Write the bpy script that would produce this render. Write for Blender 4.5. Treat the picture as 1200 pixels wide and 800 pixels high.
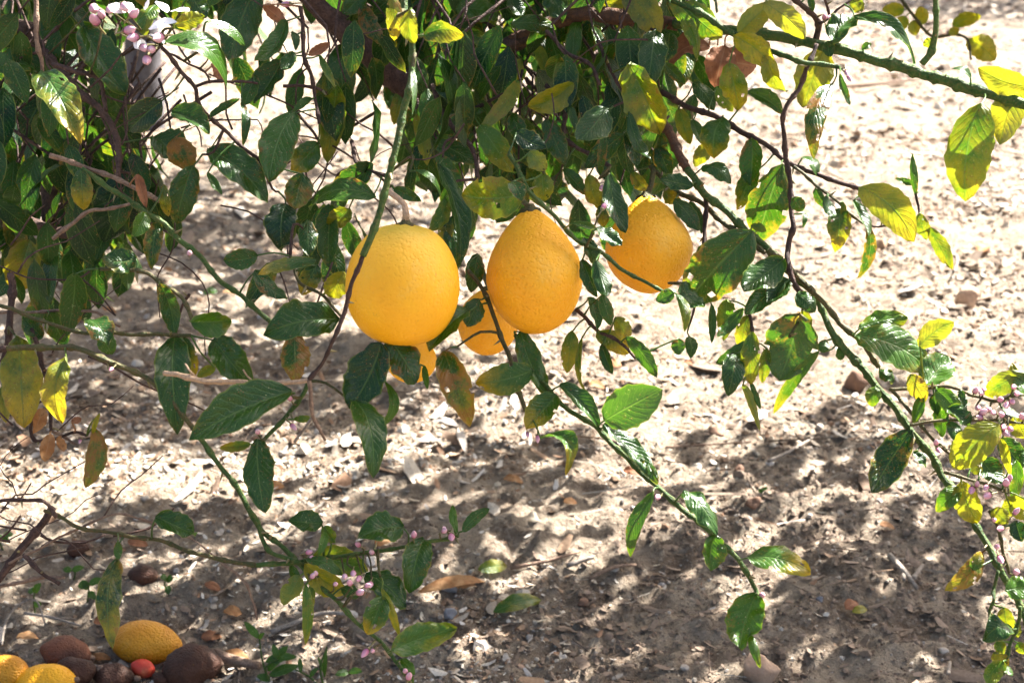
import bpy, bmesh, math, random
import numpy as np
from mathutils import Vector, Matrix, noise as mnoise

for o in list(bpy.data.objects):
    bpy.data.objects.remove(o, do_unlink=True)
SC = bpy.context.scene
COL = SC.collection
RNG = random.Random(11)
NP = np.random.RandomState(5)

# ------------------------------------------------------------------ camera
CAM_H, PITCH, LENS, SENSOR = 1.0, math.radians(20.0), 50.0, 36.0
cam_data = bpy.data.cameras.new('camera')
cam_data.lens = LENS
cam_data.sensor_width = SENSOR
cam_data.clip_start = 0.02
cam_data.clip_end = 500
cam_data.dof.use_dof = True
cam_data.dof.focus_distance = 1.34
cam_data.dof.aperture_fstop = 10.5
cam = bpy.data.objects.new('camera', cam_data)
cam.location = (0, 0, CAM_H)
cam.rotation_euler = (math.pi/2 - PITCH, 0, 0)
COL.objects.link(cam)
SC.camera = cam
CAM = Vector((0, 0, CAM_H))
FWD = Vector((0, math.cos(PITCH), -math.sin(PITCH)))
UPV = Vector((0, math.sin(PITCH), math.cos(PITCH)))
RGT = Vector((1, 0, 0))
KPX = SENSOR/LENS/1200.0                      # metres per photo pixel at 1 m

def ray(x, y):
    return FWD + RGT*((x-600)*KPX) + UPV*((400-y)*KPX)
def P(x, y, d):
    return CAM + ray(x, y)*d
def proj(p):
    v = p - CAM
    d = v.dot(FWD)
    if d < 1e-4: return (-9999, -9999, d)
    return (600 + v.dot(RGT)/d/KPX, 400 - v.dot(UPV)/d/KPX, d)

# ------------------------------------------------------------------ light
SUN_EL = math.radians(47)
SUN_AZ = math.atan2(0.74, 0.67)               # from +Y towards +X
SUN = Vector((math.cos(SUN_EL)*math.sin(SUN_AZ), math.cos(SUN_EL)*math.cos(SUN_AZ), math.sin(SUN_EL)))
world = bpy.data.worlds.new('World')
SC.world = world
world.use_nodes = True
wn = world.node_tree
bg = wn.nodes['Background']
sky = wn.nodes.new('ShaderNodeTexSky')
sky.sky_type = 'NISHITA'
sky.sun_disc = False
sky.sun_elevation = SUN_EL
sky.sun_rotation = SUN_AZ
sky.air_density = 1.0
sky.dust_density = 5.0
sky.ozone_density = 0.4
wn.links.new(sky.outputs[0], bg.inputs[0])
bg.inputs[1].default_value = 0.052
sun_data = bpy.data.lights.new('sun', 'SUN')
sun_data.energy = 5.0
sun_data.angle = math.radians(0.5)
sun_data.color = (1.0, 0.962, 0.90)
sun = bpy.data.objects.new('sun', sun_data)
sun.rotation_euler = SUN.to_track_quat('Z', 'Y').to_euler()
sun.location = SUN*20
COL.objects.link(sun)
SC.view_settings.view_transform = 'Standard'
SC.view_settings.look = 'None'
SC.view_settings.gamma = 1
SC.view_settings.exposure = 2.85
SC.cycles.max_bounces = 10
SC.cycles.transparent_max_bounces = 8

# ------------------------------------------------------------------ helpers
def link(o, parent=None):
    COL.objects.link(o)
    if parent is not None:
        o.parent = parent
        par = parent
        chain = Vector((0, 0, 0))
        while par is not None:
            chain += par.location
            par = par.parent
        o.location = o.location - chain
    return o
def mesh_obj(name, verts, faces, mat, parent=None, loc=None, uvs=None, smooth=True, cols=None, mats=None, midx=None):
    """one mesh object; verts are world coordinates, origin put at loc"""
    me = bpy.data.meshes.new(name)
    off = Vector(loc) if loc is not None else Vector((0, 0, 0))
    v = np.asarray(verts, dtype=float).reshape(-1, 3) - np.array(off)
    me.from_pydata(v.tolist(), [], [list(map(int, f)) for f in faces])
    if uvs is not None:
        ul = me.uv_layers.new(name='uv')
        li = np.empty(len(me.loops), dtype=np.int32)
        me.loops.foreach_get('vertex_index', li)
        ul.data.foreach_set('uv', np.asarray(uvs, dtype=np.float32)[li].ravel())
    if cols is not None:
        ca = me.color_attributes.new('tint', 'FLOAT_COLOR', 'POINT')
        ca.data.foreach_set('color', np.asarray(cols, dtype=np.float32).ravel())
    for m in ([mat] if mats is None else mats):
        me.materials.append(m)
    if midx is not None:
        me.polygons.foreach_set('material_index', np.asarray(midx, dtype=np.int32))
    if smooth:
        me.polygons.foreach_set('use_smooth', np.ones(len(me.polygons), dtype=bool))
    me.update()
    o = bpy.data.objects.new(name, me)
    o.location = off
    return link(o, parent)
def tag(o, label=None, cat=None, group=None, kind=None):
    if label: o['label'] = label
    if cat: o['category'] = cat
    if group: o['group'] = group
    if kind: o['kind'] = kind
    return o
def empty(name, loc):
    o = bpy.data.objects.new(name, None)
    o.empty_display_size = 0.05
    o.location = loc
    COL.objects.link(o)
    return o
def smoothpath(pts, rad, step):
    """Catmull-Rom through 3-D points with radii, resampled about every step"""
    pts = [Vector(p) for p in pts]
    if len(pts) == 2:
        pts = [pts[0], (pts[0]+pts[1])/2, pts[1]]
        rad = [rad[0], (rad[0]+rad[1])/2, rad[1]]
    ext = [pts[0]*2-pts[1]] + pts + [pts[-1]*2-pts[-2]]
    op, orr = [], []
    for i in range(1, len(ext)-2):
        a, b, c, d = ext[i-1:i+3]
        n = max(2, int((c-b).length/step))
        for k in range(n):
            t = k/n
            op.append(0.5*((2*b)+(c-a)*t+(2*a-5*b+4*c-d)*t*t+(3*b-a-3*c+d)*t**3))
            orr.append(rad[i-1]*(1-t)+rad[i]*t)
    op.append(pts[-1]); orr.append(rad[-1])
    return op, orr
def tube_data(path, rads, sides=8, rough=0.0, seed=0):
    V, F, U = [], [], []
    n = len(path)
    t0 = (path[1]-path[0]).normalized()
    nrm = t0.orthogonal().normalized()
    acc = 0
    for i, p in enumerate(path):
        t = (path[min(i+1, n-1)]-path[max(i-1, 0)]).normalized()
        nrm = (nrm - t*nrm.dot(t)).normalized()
        bn = t.cross(nrm)
        if i: acc += (p-path[i-1]).length
        for s in range(sides):
            a = 2*math.pi*s/sides
            r = rads[i]
            if rough:
                r *= 1 + rough*mnoise.noise(Vector((p.x*60+seed, p.y*60+math.cos(a)*1.2, p.z*60+math.sin(a)*1.2)))
            V.append(p + (nrm*math.cos(a)+bn*math.sin(a))*r)
            U.append((s/sides, acc))
    for i in range(n-1):
        for s in range(sides):
            s2 = (s+1) % sides
            F.append((i*sides+s, i*sides+s2, (i+1)*sides+s2, (i+1)*sides+s))
    F.append(tuple(range(sides-1, -1, -1)))
    F.append(tuple(range((n-1)*sides, n*sides)))
    return V, F, U

# numpy value noise -------------------------------------------------
_TAB = NP.rand(256, 256)
def vnoise(x, y):
    xi = np.floor(x).astype(int); yi = np.floor(y).astype(int)
    fx = x-xi; fy = y-yi
    fx = fx*fx*(3-2*fx); fy = fy*fy*(3-2*fy)
    a = _TAB[xi % 256, yi % 256]; b = _TAB[(xi+1) % 256, yi % 256]
    c = _TAB[xi % 256, (yi+1) % 256]; d = _TAB[(xi+1) % 256, (yi+1) % 256]
    return (a*(1-fx)+b*fx)*(1-fy)+(c*(1-fx)+d*fx)*fy - 0.5
def ground_z(x, y):
    x = np.asarray(x, dtype=float); y = np.asarray(y, dtype=float)
    z = 0.05*vnoise(x*2.1+3, y*2.1+7) + 0.022*vnoise(x*8+1, y*8+5) + 0.012*vnoise(x*25, y*25+9)
    near = np.clip((7-np.hypot(x, y))/5, 0, 1)
    z = z + near*(0.014*vnoise(x*55+4, y*55) + 0.010*vnoise(x*110, y*110+2))
    return z
def gz(x, y):
    return float(ground_z(np.array([x]), np.array([y]))[0])
def G(px, py, lift=0.0):
    """the point of the ground seen at a photo pixel"""
    r = ray(px, py)
    t = CAM_H/-r.z
    for _ in range(4):
        p = CAM + r*t
        t = (CAM_H - gz(p.x, p.y))/-r.z
    p = CAM + r*t
    return Vector((p.x, p.y, gz(p.x, p.y)+lift))

# ------------------------------------------------------------------ materials
class N:
    """small node-graph builder"""
    def __init__(self, name):
        self.m = bpy.data.materials.new(name)
        self.m.use_nodes = True
        self.t = self.m.node_tree
        self.t.nodes.clear()
        self.out = self.t.nodes.new('ShaderNodeOutputMaterial')
    def n(self, kind, **kw):
        nd = self.t.nodes.new(kind)
        for k, v in kw.items(): setattr(nd, k, v)
        return nd
    def put(self, sock, v):
        if isinstance(v, bpy.types.NodeSocket): self.t.links.new(v, sock)
        elif isinstance(v, (tuple, list)):
            sock.default_value = tuple(v) if len(v) == 4 or sock.type == 'VECTOR' else tuple(v)+(1,)
        else: sock.default_value = v
    def math(self, op, a, b=0.0, clamp=False):
        nd = self.n('ShaderNodeMath', operation=op, use_clamp=clamp)
        self.put(nd.inputs[0], a); self.put(nd.inputs[1], b)
        return nd.outputs[0]
    def ss(self, v, lo, hi):
        nd = self.n('ShaderNodeMapRange', interpolation_type='SMOOTHSTEP')
        self.put(nd.inputs[0], v); self.put(nd.inputs[1], lo); self.put(nd.inputs[2], hi)
        return nd.outputs[0]
    def mix(self, f, a, b, mode='MIX'):
        nd = self.n('ShaderNodeMix', data_type='RGBA', blend_type=mode)
        self.put(nd.inputs[0], f); self.put(nd.inputs[6], a); self.put(nd.inputs[7], b)
        return nd.outputs[2]
    def noise(self, vec, scale, detail=3, rough=0.55, dist=0.0):
        nd = self.n('ShaderNodeTexNoise')
        if vec is not None: self.put(nd.inputs['Vector'], vec)
        nd.inputs['Scale'].default_value = scale
        nd.inputs['Detail'].default_value = detail
        nd.inputs['Roughness'].default_value = rough
        nd.inputs['Distortion'].default_value = dist
        return nd.outputs[0]
    def voro(self, vec, scale, feat='F1', out=0):
        nd = self.n('ShaderNodeTexVoronoi', feature=feat)
        if vec is not None: self.put(nd.inputs['Vector'], vec)
        nd.inputs['Scale'].default_value = scale
        return nd.outputs[out]
    def bump(self, h, strength, dist):
        nd = self.n('ShaderNodeBump')
        self.put(nd.inputs['Height'], h)
        nd.inputs['Strength'].default_value = strength
        nd.inputs['Distance'].default_value = dist
        return nd.outputs[0]
    def pbsdf(self, col, rough=0.6, spec=0.5, normal=None, **kw):
        nd = self.n('ShaderNodeBsdfPrincipled')
        self.put(nd.inputs['Base Color'], col)
        self.put(nd.inputs['Roughness'], rough)
        self.put(nd.inputs['Specular IOR Level'], spec)
        if normal is not None: self.put(nd.inputs['Normal'], normal)
        for k, v in kw.items(): self.put(nd.inputs[k], v)
        return nd.outputs[0]
    def done(self, shader):
        self.t.links.new(shader, self.out.inputs[0])
        return self.m
    def obj(self):
        return self.n('ShaderNodeTexCoord').outputs['Object']
    def pos(self):
        return self.n('ShaderNodeNewGeometry').outputs['Position']

def leaf_material(name, vary=False):
    b = N(name)
    uv = b.n('ShaderNodeUVMap', uv_map='uv').outputs[0]
    sp = b.n('ShaderNodeSeparateXYZ'); b.put(sp.inputs[0], uv)
    u, v = sp.outputs[0], sp.outputs[1]
    c = b.math('MULTIPLY', b.math('ABSOLUTE', b.math('SUBTRACT', u, 0.5)), 2.0)
    oi = b.n('ShaderNodeObjectInfo')
    sc = b.n('ShaderNodeSeparateColor'); b.put(sc.inputs[0], oi.outputs['Color'])
    yel, tip, spot, lum = sc.outputs[0], sc.outputs[1], sc.outputs[2], oi.outputs['Alpha']
    geo = b.n('ShaderNodeNewGeometry')
    pos = geo.outputs['Position']
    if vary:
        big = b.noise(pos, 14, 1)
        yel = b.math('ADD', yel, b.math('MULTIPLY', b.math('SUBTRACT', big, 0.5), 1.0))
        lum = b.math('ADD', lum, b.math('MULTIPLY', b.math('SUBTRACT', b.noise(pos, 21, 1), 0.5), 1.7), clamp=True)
    n1 = b.noise(pos, 42, 5, 0.68)
    n2 = b.noise(pos, 260, 3, 0.6)
    mid = b.math('SUBTRACT', 1.0, b.ss(c, 0.015, 0.075))
    wob = b.math('MULTIPLY', b.noise(pos, 90, 2), 0.9)
    lat = b.math('ADD', b.math('SUBTRACT', b.math('MULTIPLY', v, 10.0), b.math('MULTIPLY', c, 3.0)), wob)
    latd = b.math('ABSOLUTE', b.math('SUBTRACT', b.math('FRACT', lat), 0.5))
    latv = b.math('MULTIPLY', b.math('SUBTRACT', 1.0, b.ss(latd, 0.03, 0.16)), b.math('SUBTRACT', 1.0, b.ss(c, 0.6, 1.0)))
    net = b.voro(pos, 420, 'DISTANCE_TO_EDGE')
    netv = b.math('SUBTRACT', 1.0, b.ss(net, 0.02, 0.12))
    vein = b.math('MAXIMUM', mid, b.math('MULTIPLY', latv, 0.30))
    # yellowing
    tv = b.math('MULTIPLY', b.math('MULTIPLY', v, v), tip)
    k = b.math('ADD', b.math('ADD', n1, b.math('MULTIPLY', tv, 0.85)), b.math('MULTIPLY', c, 0.10))
    k = b.math('ADD', k, b.math('MULTIPLY', b.math('SUBTRACT', n2, 0.5), 0.35))
    k = b.math('ADD', b.math('SUBTRACT', k, 1.02), yel)
    ym = b.math('ADD', b.math('MULTIPLY', k, 2.6), 0.5, clamp=True)
    ym = b.math('MULTIPLY', ym, b.math('SUBTRACT', 1.0, b.math('MULTIPLY', vein, 0.38)))
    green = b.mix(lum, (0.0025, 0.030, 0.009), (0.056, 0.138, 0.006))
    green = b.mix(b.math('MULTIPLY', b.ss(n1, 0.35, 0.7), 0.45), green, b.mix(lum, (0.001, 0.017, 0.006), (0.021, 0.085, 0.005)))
    yellow = b.mix(b.ss(n2, 0.35, 0.65), (0.31, 0.25, 0.014), (0.19, 0.20, 0.010))
    yellow = b.mix(b.math('MULTIPLY', tv, 0.7, clamp=True), yellow, (0.52, 0.25, 0.012))
    col = b.mix(ym, green, yellow)
    # paler veins on the green parts
    col = b.mix(b.math('MULTIPLY', b.math('MULTIPLY', vein, 0.42), b.math('SUBTRACT', 1.0, ym)), col, (0.13, 0.22, 0.07))
    col = b.mix(b.math('MULTIPLY', netv, 0.10), col, (0.15, 0.22, 0.06))
    # brown specks, rust on the tip and margin, pale scars
    vs = b.voro(pos, 330)
    sm = b.math('MULTIPLY', b.math('SUBTRACT', 1.0, b.ss(vs, 0.12, 0.3)), b.ss(b.math('ADD', n1, b.math('MULTIPLY', spot, 0.4)), 0.55, 0.72))
    col = b.mix(b.math('MULTIPLY', sm, 0.75), col, (0.15, 0.07, 0.018))
    rust = b.ss(b.math('ADD', b.math('MULTIPLY', spot, 0.42), b.math('ADD', b.math('MULTIPLY', b.math('POWER', c, 4.0), 0.16), b.math('ADD', n1, b.math('MULTIPLY', n2, 0.3)))), 0.95, 1.10)
    col = b.mix(b.math('MULTIPLY', rust, 0.9), col, (0.20, 0.085, 0.022))
    sc2 = b.ss(b.noise(pos, 520, 2), 0.665, 0.73)
    col = b.mix(b.math('MULTIPLY', sc2, 0.5), col, (0.40, 0.40, 0.26))
    col = b.mix(b.math('MULTIPLY', b.ss(c, 0.90, 0.97), 0.45), col, (0.20, 0.23, 0.045))
    # dull, paler underside
    bf = geo.outputs['Backfacing']
    colb = b.mix(b.math('MULTIPLY', bf, 0.42), col, (0.155, 0.205, 0.085))
    hgt = b.math('ADD', b.math('MULTIPLY', vein, -0.7), b.math('ADD', b.math('MULTIPLY', b.math('COSINE', b.math('MULTIPLY', lat, 6.283)), 0.05), b.math('MULTIPLY', n2, 0.5)))
    hgt = b.math('ADD', hgt, b.math('MULTIPLY', n1, 1.2))
    nor = b.bump(hgt, 0.55, 0.0016)
    rough = b.math('ADD', b.math('MULTIPLY', n1, 0.22), b.math('ADD', 0.20, b.math('MULTIPLY', bf, 0.28)))
    pr = b.pbsdf(colb, rough, 0.34 if vary else 0.46, nor)
    tr = b.n('ShaderNodeBsdfTranslucent')
    tc = b.mix(1.0, col, (1.35, 1.40, 0.5, 1), 'MULTIPLY')
    tc = b.mix(b.math('MULTIPLY', ym, 0.25), tc, (0.52, 0.50, 0.02))
    b.put(tr.inputs[0], tc); b.put(tr.inputs['Normal'], nor)
    mx = b.n('ShaderNodeMixShader'); mx.inputs[0].default_value = 0.38
    b.t.links.new(pr, mx.inputs[1]); b.t.links.new(tr.outputs[0], mx.inputs[2])
    return b.done(mx.outputs[0])

def dry_material(name, c1, c2, trans=0.15):
    b = N(name)
    p = b.pos()
    n1 = b.noise(p, 55, 4); n2 = b.noise(p, 300, 3)
    uv = b.n('ShaderNodeUVMap', uv_map='uv').outputs[0]
    sp = b.n('ShaderNodeSeparateXYZ'); b.put(sp.inputs[0], uv)
    c = b.math('ABSOLUTE', b.math('SUBTRACT', sp.outputs[0], 0.5))
    mid = b.math('SUBTRACT', 1.0, b.ss(c, 0.01, 0.04))
    col = b.mix(b.ss(n1, 0.3, 0.7), c1, c2)
    col = b.mix(b.math('MULTIPLY', b.ss(n2, 0.5, 0.75), 0.5), col, (0.07, 0.035, 0.016))
    col = b.mix(b.math('MULTIPLY', mid, 0.5), col, (0.35, 0.2, 0.1))
    nor = b.bump(b.math('ADD', n1, b.math('MULTIPLY', n2, 0.5)), 0.6, 0.002)
    pr = b.pbsdf(col, 0.7, 0.3, nor)
    tr = b.n('ShaderNodeBsdfTranslucent'); b.put(tr.inputs[0], col)
    mx = b.n('ShaderNodeMixShader'); mx.inputs[0].default_value = trans
    b.t.links.new(pr, mx.inputs[1]); b.t.links.new(tr.outputs[0], mx.inputs[2])
    return b.done(mx.outputs[0])

def bark_material(name, c1, c2, c3, rough=0.75, stripe=0.0):
    b = N(name)
    p = b.pos()
    uv = b.n('ShaderNodeUVMap', uv_map='uv').outputs[0]
    mp = b.n('ShaderNodeMapping'); b.put(mp.inputs[0], uv)
    mp.inputs['Scale'].default_value = (7, 55, 1)
    st = b.noise(mp.outputs[0], 1.4, 3)
    n1 = b.noise(p, 60, 5, .7); n2 = b.noise(p, 420, 3)
    col = b.mix(b.ss(n1, 0.36, 0.62), c1, c2)
    col = b.mix(b.math('MULTIPLY', b.ss(b.math('ADD', n2, b.math('MULTIPLY', st, 0.4)), 0.62, 0.86), 0.6), col, c3)
    nor = b.bump(b.math('ADD', b.math('MULTIPLY', st, 0.9), b.math('ADD', n2, n1)), 0.9, 0.0022)
    return b.done(b.pbsdf(col, rough, 0.25, nor))

M = {}
M['leaf'] = leaf_material('citrus_leaf')
M['leaf_many'] = leaf_material('citrus_leaf_mixed', vary=True)
M['dry'] = dry_material('dry_leaf', (0.20, 0.075, 0.035), (0.30, 0.13, 0.06))
M['tan'] = dry_material('tan_dry_leaf', (0.42, 0.24, 0.11), (0.28, 0.12, 0.04), 0.3)
M['green_stem'] = bark_material('green_stem', (0.028, 0.074, 0.014), (0.055, 0.108, 0.022), (0.13, 0.12, 0.035), 0.6)
M['olive_stem'] = bark_material('olive_stem', (0.045, 0.055, 0.016), (0.085, 0.080, 0.025), (0.14, 0.08, 0.04), 0.6)
M['bark'] = bark_material('brown_bark', (0.055, 0.032, 0.026), (0.105, 0.060, 0.045), (0.030, 0.018, 0.015), 0.75)
M['rust_bark'] = bark_material('rust_bark', (0.16, 0.07, 0.032), (0.10, 0.05, 0.03), (0.06, 0.035, 0.025), 0.75)
M['dead'] = bark_material('dead_twig', (0.20, 0.125, 0.085), (0.28, 0.19, 0.13), (0.10, 0.06, 0.05), 0.8)
M['pale_dead'] = bark_material('pale_dead_twig', (0.52, 0.34, 0.20), (0.45, 0.31, 0.2), (0.3, 0.2, 0.13), 0.8)
M['grey_bark'] = bark_material('grey_bark', (0.10, 0.096, 0.105), (0.06, 0.055, 0.062), (0.05, 0.045, 0.05), 0.8)

def fruit_material(name, c1, c2, stain, green, sss=0.05, bumpd=0.0016, pale=None, mold=(0.72, 0.50, 0.16)):
    b = N(name)
    o = b.obj()
    n1 = b.noise(o, 22, 3); n2 = b.noise(o, 210, 3); v = b.voro(o, 360, 'SMOOTH_F1')
    sp = b.n('ShaderNodeSeparateXYZ'); b.put(sp.inputs[0], o)
    col = b.mix(b.ss(n1, 0.3, 0.7), c1, c2)
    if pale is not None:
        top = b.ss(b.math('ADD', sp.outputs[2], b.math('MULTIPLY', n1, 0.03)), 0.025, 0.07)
        col = b.mix(b.math('MULTIPLY', top, 0.6), col, pale)  # sunlit paling of the upper peel, put into the skin colour
    if green > 0:
        t2 = b.ss(b.math('ADD', sp.outputs[2], b.math('MULTIPLY', n1, 0.016)), 0.048, 0.064)
        col = b.mix(b.math('MULTIPLY', t2, green), col, (0.22, 0.26, 0.03))
    col = b.mix(b.math('MULTIPLY', b.ss(b.noise(o, 70, 5, 0.7), 0.66, 0.74), stain), col, (0.36, 0.16, 0.02))
    h = b.math('ADD', b.math('MULTIPLY', n2, 1.0), b.math('MULTIPLY', b.math('SUBTRACT', 1.0, b.ss(v, 0.05, 0.5)), -0.55))
    dust = b.ss(b.math('ADD', b.noise(o, 16, 4, 0.7), b.math('MULTIPLY', b.noise(o, 500, 2), 0.25)), 0.66, 0.85)
    col = b.mix(b.math('MULTIPLY', dust, 0.22), col, mold)
    dk = b.math('SUBTRACT', 1.0, b.ss(b.voro(o, 85), 0.06, 0.13))
    col = b.mix(b.math('MULTIPLY', b.math('MULTIPLY', dk, b.ss(b.noise(o, 30, 2), 0.56, 0.68)), 0.4), col, (0.35, 0.17, 0.02))
    nor = b.bump(h, 0.55, bumpd)
    sh = b.pbsdf(col, 0.72 if 'rot' in name else 0.52, 0.38, nor, **{'Subsurface Weight': sss, 'Subsurface Radius': (0.02, 0.008, 0.002), 'Subsurface Scale': 0.3})
    return b.done(sh)
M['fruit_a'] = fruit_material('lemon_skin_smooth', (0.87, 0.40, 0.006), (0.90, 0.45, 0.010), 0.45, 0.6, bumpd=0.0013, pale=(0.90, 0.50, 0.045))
M['fruit_b'] = fruit_material('lemon_skin_rough', (0.85, 0.365, 0.005), (0.89, 0.42, 0.008), 0.45, 0.0, bumpd=0.0026)
M['fruit_c'] = fruit_material('lemon_skin_fallen', (0.52, 0.20, 0.006), (0.64, 0.28, 0.010), 0.7, 0.0, bumpd=0.004, mold=(0.30, 0.17, 0.05))
M['fruit_rot'] = fruit_material('rotten_skin', (0.036, 0.015, 0.008), (0.080, 0.029, 0.014), 0.5, 0.0, bumpd=0.003, mold=(0.10, 0.055, 0.035))
M['fruit_rust'] = fruit_material('rotting_skin', (0.17, 0.055, 0.022), (0.08, 0.03, 0.018), 0.6, 0.0, bumpd=0.003, mold=(0.10, 0.055, 0.035))
M['red'] = fruit_material('red_skin', (0.55, 0.035, 0.02), (0.5, 0.06, 0.03), 0.2, 0.0, bumpd=0.0008)

def petal_material():
    b = N('bud_petal')
    uv = b.n('ShaderNodeUVMap', uv_map='uv').outputs[0]
    sp = b.n('ShaderNodeSeparateXYZ'); b.put(sp.inputs[0], uv)
    oi = b.n('ShaderNodeObjectInfo')
    col = b.mix(b.ss(sp.outputs[1], 0.1, 0.95), (0.40, 0.12, 0.22), (0.64, 0.44, 0.50))
    col = b.mix(b.math('MULTIPLY', oi.outputs['Random'], 0.55), col, (0.42, 0.10, 0.20))
    return b.done(b.pbsdf(col, 0.5, 0.4, None, **{'Subsurface Weight': 0.1, 'Subsurface Scale': 0.003}))
M['petal'] = petal_material()
b = N('white_petal'); M['white_petal'] = b.done(b.pbsdf((0.85, 0.83, 0.80), 0.5, 0.4))
b = N('thorn_green'); M['thorn'] = b.done(b.pbsdf(b.mix(b.ss(b.noise(b.obj(), 120), 0.4, 0.6), (0.12, 0.15, 0.05), (0.22, 0.13, 0.06)), 0.5))

def ground_material():
    b = N('dry_soil')
    p = b.pos()
    n0 = b.noise(p, 1.3, 4); n1 = b.noise(p, 12, 5, 0.62); n2 = b.noise(p, 95, 5, 0.7); n3 = b.noise(p, 330, 4, 0.75)
    col = b.mix(b.ss(n1, 0.32, 0.66), (0.160, 0.116, 0.083), (0.33, 0.268, 0.200))
    col = b.mix(b.math('MULTIPLY', b.ss(n2, 0.50, 0.68), 0.7), col, (0.40, 0.34, 0.275))
    col = b.mix(b.math('MULTIPLY', b.math('SUBTRACT', 1.0, b.ss(n2, 0.30, 0.45)), 0.6), col, (0.075, 0.048, 0.033))
    col = b.mix(b.math('MULTIPLY', b.ss(n3, 0.56, 0.66), 0.4), col, (0.42, 0.36, 0.29))
    vc = b.voro(p, 95)
    col = b.mix(b.math('MULTIPLY', b.math('SUBTRACT', 1.0, b.ss(vc, 0.1, 0.28)), b.math('MULTIPLY', b.ss(n0, 0.35, 0.65), 0.5)), col, (0.44, 0.37, 0.28))
    h = b.math('ADD', b.math('MULTIPLY', n2, 1.3), b.math('ADD', b.math('MULTIPLY', n3, 0.35), b.math('MULTIPLY', vc, 0.3)))
    nor = b.bump(h, 1.0, 0.014)
    return b.done(b.pbsdf(col, 0.95, 0.15, nor))
M['ground'] = ground_material()
def chip_material():
    b = N('dry_litter')
    at = b.n('ShaderNodeVertexColor', layer_name='tint')
    p = b.pos()
    n = b.noise(p, 240, 3)
    col = b.mix(b.math('MULTIPLY', b.ss(n, 0.35, 0.7), 0.5), at.outputs[0], b.mix(1.0, at.outputs[0], (0.55, 0.5, 0.46, 1), 'MULTIPLY'))
    nor = b.bump(n, 0.5, 0.002)
    return b.done(b.pbsdf(col, 0.85, 0.2, nor))
M['chip'] = chip_material()
def stone_material(name, c1, c2):
    b = N(name)
    o = b.obj()
    n1 = b.noise(o, 45, 5, 0.65); n2 = b.noise(o, 350, 3)
    col = b.mix(b.ss(n1, 0.35, 0.65), c1, c2)
    nor = b.bump(b.math('ADD', n1, b.math('MULTIPLY', n2, 0.3)), 0.7, 0.004)
    return b.done(b.pbsdf(col, 0.85, 0.25, nor))
M['stone_tan'] = stone_material('tan_stone', (0.34, 0.22, 0.15), (0.44, 0.31, 0.22))
M['stone_pale'] = stone_material('pale_stone', (0.30, 0.26, 0.22), (0.42, 0.37, 0.32))
M['stone_grey'] = stone_material('grey_stone', (0.14, 0.14, 0.15), (0.22, 0.22, 0.235))
M['stone_brown'] = stone_material('brown_stone', (0.15, 0.085, 0.055), (0.23, 0.135, 0.09))
M['wood_pale'] = bark_material('bleached_wood', (0.24, 0.20, 0.165), (0.36, 0.31, 0.26), (0.12, 0.09, 0.07), 0.85)
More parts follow.
